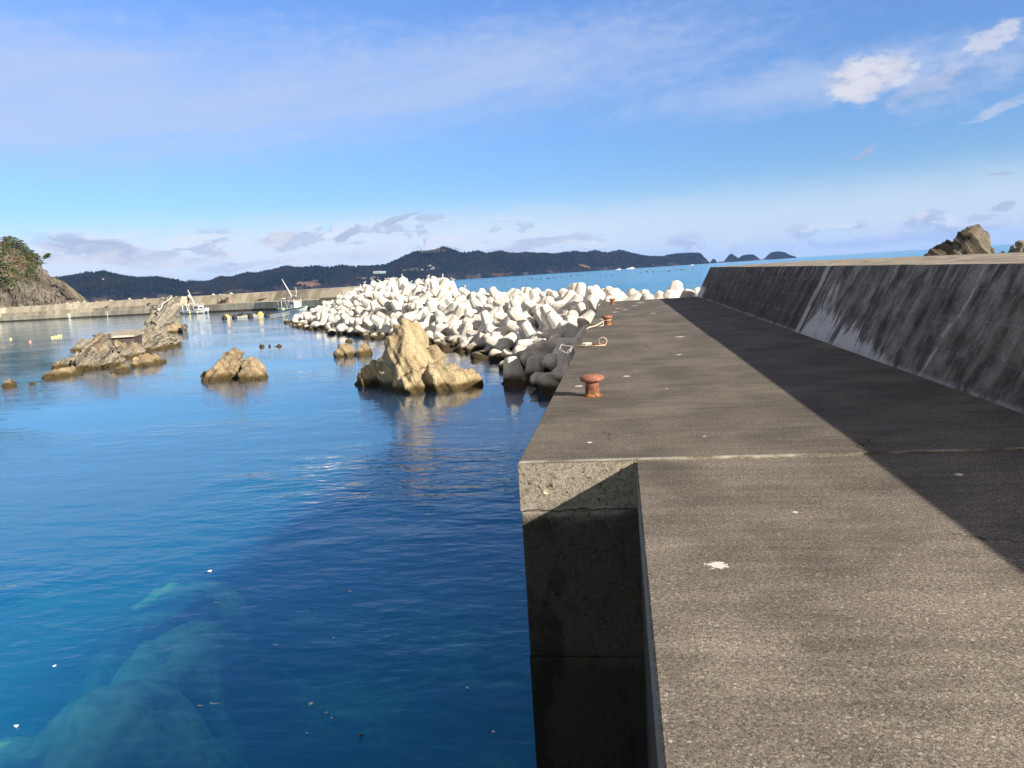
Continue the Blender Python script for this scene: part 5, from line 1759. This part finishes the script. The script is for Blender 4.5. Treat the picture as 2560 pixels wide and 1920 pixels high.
def pine(base_, hgt, mats, lb, lean=0.0, start=.35):
    rt_ = tag(empty('pine_tree', base_), lb, 'pine tree', 'pines on the near headland')
    top_ = Vector((lean * hgt, 0, hgt))
    MB().tube([(0, 0, -1.0), Vector((lean * hgt * .2, 0, hgt * .4)), top_ * .92], [.20, .14, .05], 6).build('trunk', M['trunk'], rt_, True)
    mb = MB()
    for k in range(9):
        f_ = start + (1 - start) * k / 8
        cc2 = Vector((lean * hgt * f_, 0, hgt * f_)) + Vector((random.uniform(-1, 1), random.uniform(-1, 1), 0)) * hgt * .26 * (1.2 - f_)
        clump(mb, cc2, hgt * .36 * (1.3 - f_ * .8), hgt * .07, 60, hgt * .045)
    me2 = bpy.data.meshes.new('crown')
    me2.from_pydata(mb.v, [], mb.f)
    link('crown', me2, mats, rt_)


def hg(px, t_):
    i = int((px - HL[0][0]) / (HL[-1][0] - HL[0][0]) * (len(HG) - 1))
    i = max(0, min(len(HG) - 1, i))
    j = t_ * 22
    ji = min(21, int(j))
    return HG[i][ji].lerp(HG[i][ji + 1], j - ji)


random.seed(41)
pl = [(6, 'pine at the left edge of the view, high on the headland'), (30, 'pine with layered branches on the headland skyline, upper'), (41, 'slim pine on the skyline right of the layered one'), (52, 'pine just below the headland top'),
      (66, 'pine midway down the headland skyline'), (78, 'round-topped pine midway down the skyline'), (90, 'pine above the cliff edge'), (100, 'last upright pine above the bare cliff')]
for px, lb in pl:
    pine(hg(px, .97) - Vector((0, 0, 2.6)), random.uniform(5.2, 6.6), M['needle'], lb)
pine(hg(107, .97) - Vector((0, 0, .8)), 5.4, M['needle'], 'wind-bent pine leaning out over the cliff', lean=.8, start=.7)
rows_ = ('upper', 'middle', 'lower')
for k in range(64):
    px = random.uniform(-40, 96)
    t_ = random.uniform(.30 if px < 40 else .45, .95)
    pine(hg(px, t_) - Vector((0, 0, .8)), random.uniform(2.8, 4.4), M[random.choice(['needle', 'needle2', 'needle', 'needle2', 'twig'])],
         'small tree on the %s %s slope of the near headland' % (rows_[2 - min(2, int((t_ - .3) / .23))], 'left' if px < 35 else 'right'), start=.1)
mb = MB()
mb2 = MB()
for k in range(900):
    i = random.randrange(len(HG) - 1)
    px = HL[0][0] + (HL[-1][0] - HL[0][0]) * i / (len(HG) - 1)
    if px > 96 + random.uniform(-6, 6):
        continue
    j = random.randrange(6, 23)
    p = HG[i][j]
    lowz = 7.5 if px > 35 else 5
    if px > 80:
        lowz = 11
    if p.z < lowz + random.uniform(-1, 2.5):
        continue
    clump(mb if k % 3 else mb2, p + Vector((0, -1.0, .6)), 1.5, 1.0, 26, .24)
me_ = bpy.data.meshes.new('undergrowth'); me_.from_pydata(mb.v, [], mb.f)
tag(link('undergrowth', me_, M['shrub']), 'green evergreen scrub on the near headland', 'undergrowth', kind='stuff')
me_ = bpy.data.meshes.new('undergrowth'); me_.from_pydata(mb2.v, [], mb2.f)
tag(link('undergrowth', me_, M['twig']), 'brown leafless scrub on the near headland', 'undergrowth', kind='stuff')


# ------------------------------------------------------------------ gulls
def ellipsoid(c, rx_, ry_, rz_, n=12, k=8):
    vs, fs = [], []
    for i in range(k + 1):
        th = math.pi * i / k
        for j in range(n):
            ph = 2 * math.pi * j / n
            vs.append(Vector(c) + Vector((rx_ * math.cos(th), ry_ * math.sin(th) * math.cos(ph), rz_ * math.sin(th) * math.sin(ph))))
    for i in range(k):
        for j in range(n):
            fs.append((i * n + j, i * n + (j + 1) % n, (i + 1) * n + (j + 1) % n, (i + 1) * n + j))
    return vs, fs


def gull_parts():
    mb = MB()
    # spine rings from tail to beak base: x, z, radius
    ring_ = [(-.24, .20, .012), (-.17, .215, .035), (-.08, .225, .075), (.02, .235, .09), (.10, .26, .075), (.14, .31, .05), (.16, .36, .042), (.18, .40, .048), (.21, .405, .036), (.235, .40, .012)]
    vs, fs = [], []
    for x, z, r_ in ring_:
        for j in range(12):
            a = 2 * math.pi * j / 12
            vs.append((x, r_ * math.cos(a) * .9, z + r_ * math.sin(a)))
    for i in range(len(ring_) - 1):
        for j in range(12):
            fs.append((i * 12 + j, i * 12 + (j + 1) % 12, (i + 1) * 12 + (j + 1) % 12, (i + 1) * 12 + j))
    fs += [tuple(range(12)), tuple(108 + j for j in range(12))[::-1]]
    mb.add(vs, fs)
    for s_ in (-1, 1):
        mb.tube([(.02, s_ * .03, .16), (.02, s_ * .03, .0), (.07, s_ * .035, .0)], [.012, .008, .008], 6)
    body = mb.mesh('body')
    wm = MB()
    for s_ in (-1, 1):
        v2, f2 = ellipsoid((-.05, s_ * .068, .25), .20, .03, .065)
        wm.add(v2, f2)
    wing = wm.mesh('wing')
    bk = MB().tube([(.225, 0, .40), (.275, 0, .395), (.30, 0, .383)], [.014, .010, .003], 6).mesh('beak')
    for me2, mm in ((body, 'feather'), (wing, 'greyf'), (bk, 'beak')):
        me2.materials.append(M[mm])
        me2.polygons.foreach_set('use_smooth', [True] * len(me2.polygons))
    return body, wing, bk


GP = gull_parts()
dgp = bpy.context.evaluated_depsgraph_get()
dgp.update()


def gull(px, lb, s_=1.0, below=None):
    """perch a gull on the highest block seen in this direction"""
    best = None
    for dy_ in range(0, 120):
        py = 640 + dy_
        d = ray(px, py)
        hit, loc, nor, idx, ob, mw = sc.ray_cast(bpy.context.evaluated_depsgraph_get(), Vector((0, 0, EYE)), d, distance=140)
        if hit and ob.name.startswith('tetrapod'):
            best = loc
            break
    if best is None:
        return
    g_ = tag(empty('gull', best - Vector((0, 0, .03)), random.uniform(0, 6.28)), lb, 'gull', 'gulls resting on the block pile')
    g_.scale = (s_, s_, s_)
    for nm, me2 in zip(('body', 'wing', 'beak'), GP):
        o_ = bpy.data.objects.new(nm, me2)
        col.objects.link(o_)
        o_.parent = g_


bpy.context.view_layer.update()
random.seed(77)
gl = [(850, 'far left of the pile'), (886, 'left of three huddled together'), (894, 'middle of three huddled together'), (901, 'right of three huddled together'), (912, 'just past the huddled three'), (930, 'on the first tall peak'),
      (948, 'right of the first tall peak'), (965, 'left of a close pair'), (970, 'right of a close pair'), (989, 'largest and highest, on the second peak'), (995, 'just right of the highest one'), (1005, 'on the shoulder of the second peak'),
      (1027, 'in the dip before the third peak'), (1056, 'left side of the third peak'), (1071, 'close under the tallest block'), (1107, 'on top right of the tallest block'), (1133, 'in the dip right of the tallest block'), (1162, 'on the lower crest at right')]
for px, lb in gl:
    gull(px, 'white gull perched on the crest, ' + lb, 1.45 if px == 989 else .95)

# ------------------------------------------------------------------ floating scraps
random.seed(15)
zw = Z(0, 1300, .5877)
for k, (x, y, s_, lb) in enumerate(((1320, 786, .035, 'white foam lump floating nearest the quay, brightest scrap'), (66, 878, .03, 'white scrap floating at the lower left corner'), (912, 778, .05, 'thin curved white feather floating on the dark water'),
                                    (853, 788, .03, 'small pale ring of froth beside the curved feather'), (1412, 842, .018, 'tiny white speck right of the foam lump'), (1328, 382, .03, 'white speck floating above the seaweed shadow'),
                                    (1420, 502, .02, 'tiny white speck right of centre on the water'), (1175, 530, .03, 'short white feather floating left of centre'), (1308, 908, .018, 'tiny white speck below the foam lump'),
                                    (1990, 715, .02, 'white speck near the quay foot, upper'), (2100, 902, .02, 'white speck near the quay foot, lower'), (890, 218, .04, 'white speck far up the left water'),
                                    (920, 352, .03, 'white speck in the middle of the left water'), (1488, 305, .03, 'white speck high up near the quay'), (232, 620, .03, 'pale scrap above the sunlit shallow'),
                                    (1386, 822, .03, 'small yellow leaf floating right of the foam lump'), (1540, 920, .035, 'brown scrap of weed floating near the quay foot'))):
    c = at(*zw(x, y), z=SEA + .01)
    mb = MB()
    if 'feather' in lb:
        mb.tube([(-s_ * 1.2, s_ * .5, 0), (-s_, -s_ * .1, 0), (-s_ * .2, -s_ * .35, 0), (s_ * .8, -s_ * .25, 0), (s_ * 1.3, 0, 0)], [.003, .006, .007, .006, .002], 6)
    elif 'ring' in lb:
        mb.tube([(s_ * math.cos(a), s_ * .7 * math.sin(a), 0) for a in np.linspace(0, 6.28, 12)], .006, 5)
    else:
        mb.add(*hull([Vector((random.gauss(0, s_ * .6), random.gauss(0, s_ * .5), random.uniform(0, s_ * .5))) for _ in range(14)]))
    o = mb.build('floating_scrap', M['cyellow'] if 'leaf' in lb else M['gear'] if 'weed' in lb else M['foam'], None, True)
    o.location = c
    tag(o, lb, 'scrap', 'scraps floating on the harbour water')


# ------------------------------------------------------------------ haze in the air over the bay
m_, t = mat('thin sea haze')
vol = t.n('ShaderNodeVolumePrincipled', {'Color': (0.30, 0.50, 1.0), 'Density': 0.00004, 'Anisotropy': 0.0})
t.n('ShaderNodeOutputMaterial', {'Volume': vol.outputs[0]})
q = MB()
q.box((0, 4000, 130), (2 * S_EXT + 200, 2 * S_EXT + 200, 316))
o = q.build('haze', m_)
tag(o, 'thin blue sea haze that fades the far headland', 'haze', kind='stuff')


# labels that several things still share are told apart by their order in the view
order = 'first second third fourth fifth sixth seventh eighth ninth tenth eleventh twelfth thirteenth fourteenth fifteenth sixteenth seventeenth eighteenth nineteenth twentieth'.split()
same = {}
for o_ in sc.objects:
    if o_.parent is None and o_.get('label') and o_.get('group'):
        same.setdefault(o_['label'], []).append(o_)
for lb, os_ in same.items():
    if not 2 <= len(os_) <= 20:
        continue
    def px_of(o_):
        v_ = CAM_M.transposed() @ (Vector(o_.location) - Vector((0, 0, EYE)))
        return v_.x / -v_.z
    os_.sort(key=px_of)
    for i, o_ in enumerate(os_):
        tail = ('left one of two', 'right one of two')[i] if len(os_) == 2 else ('leftmost such' if i == 0 else 'rightmost such' if i == len(os_) - 1 else order[i] + ' from left')
        new_ = lb + ', ' + tail
        if len(new_.replace('-', ' ').replace("'", ' ').split()) <= 16:
            o_['label'] = new_
        elif lb.startswith('pale tetrapod, '):
            o_['label'] = new_[5:].replace(' such', '').replace(' end of pile', ' end').replace('beside the pier edge', 'at pier edge').replace('right one of two', 'right one').replace('left one of two', 'left one').replace('at waterline', 'in water')
        elif len(os_) > 12:
            o_['label'] = new_.replace('dark speck of a farming float', 'dark farming float').replace('of the near headland', 'of near headland')
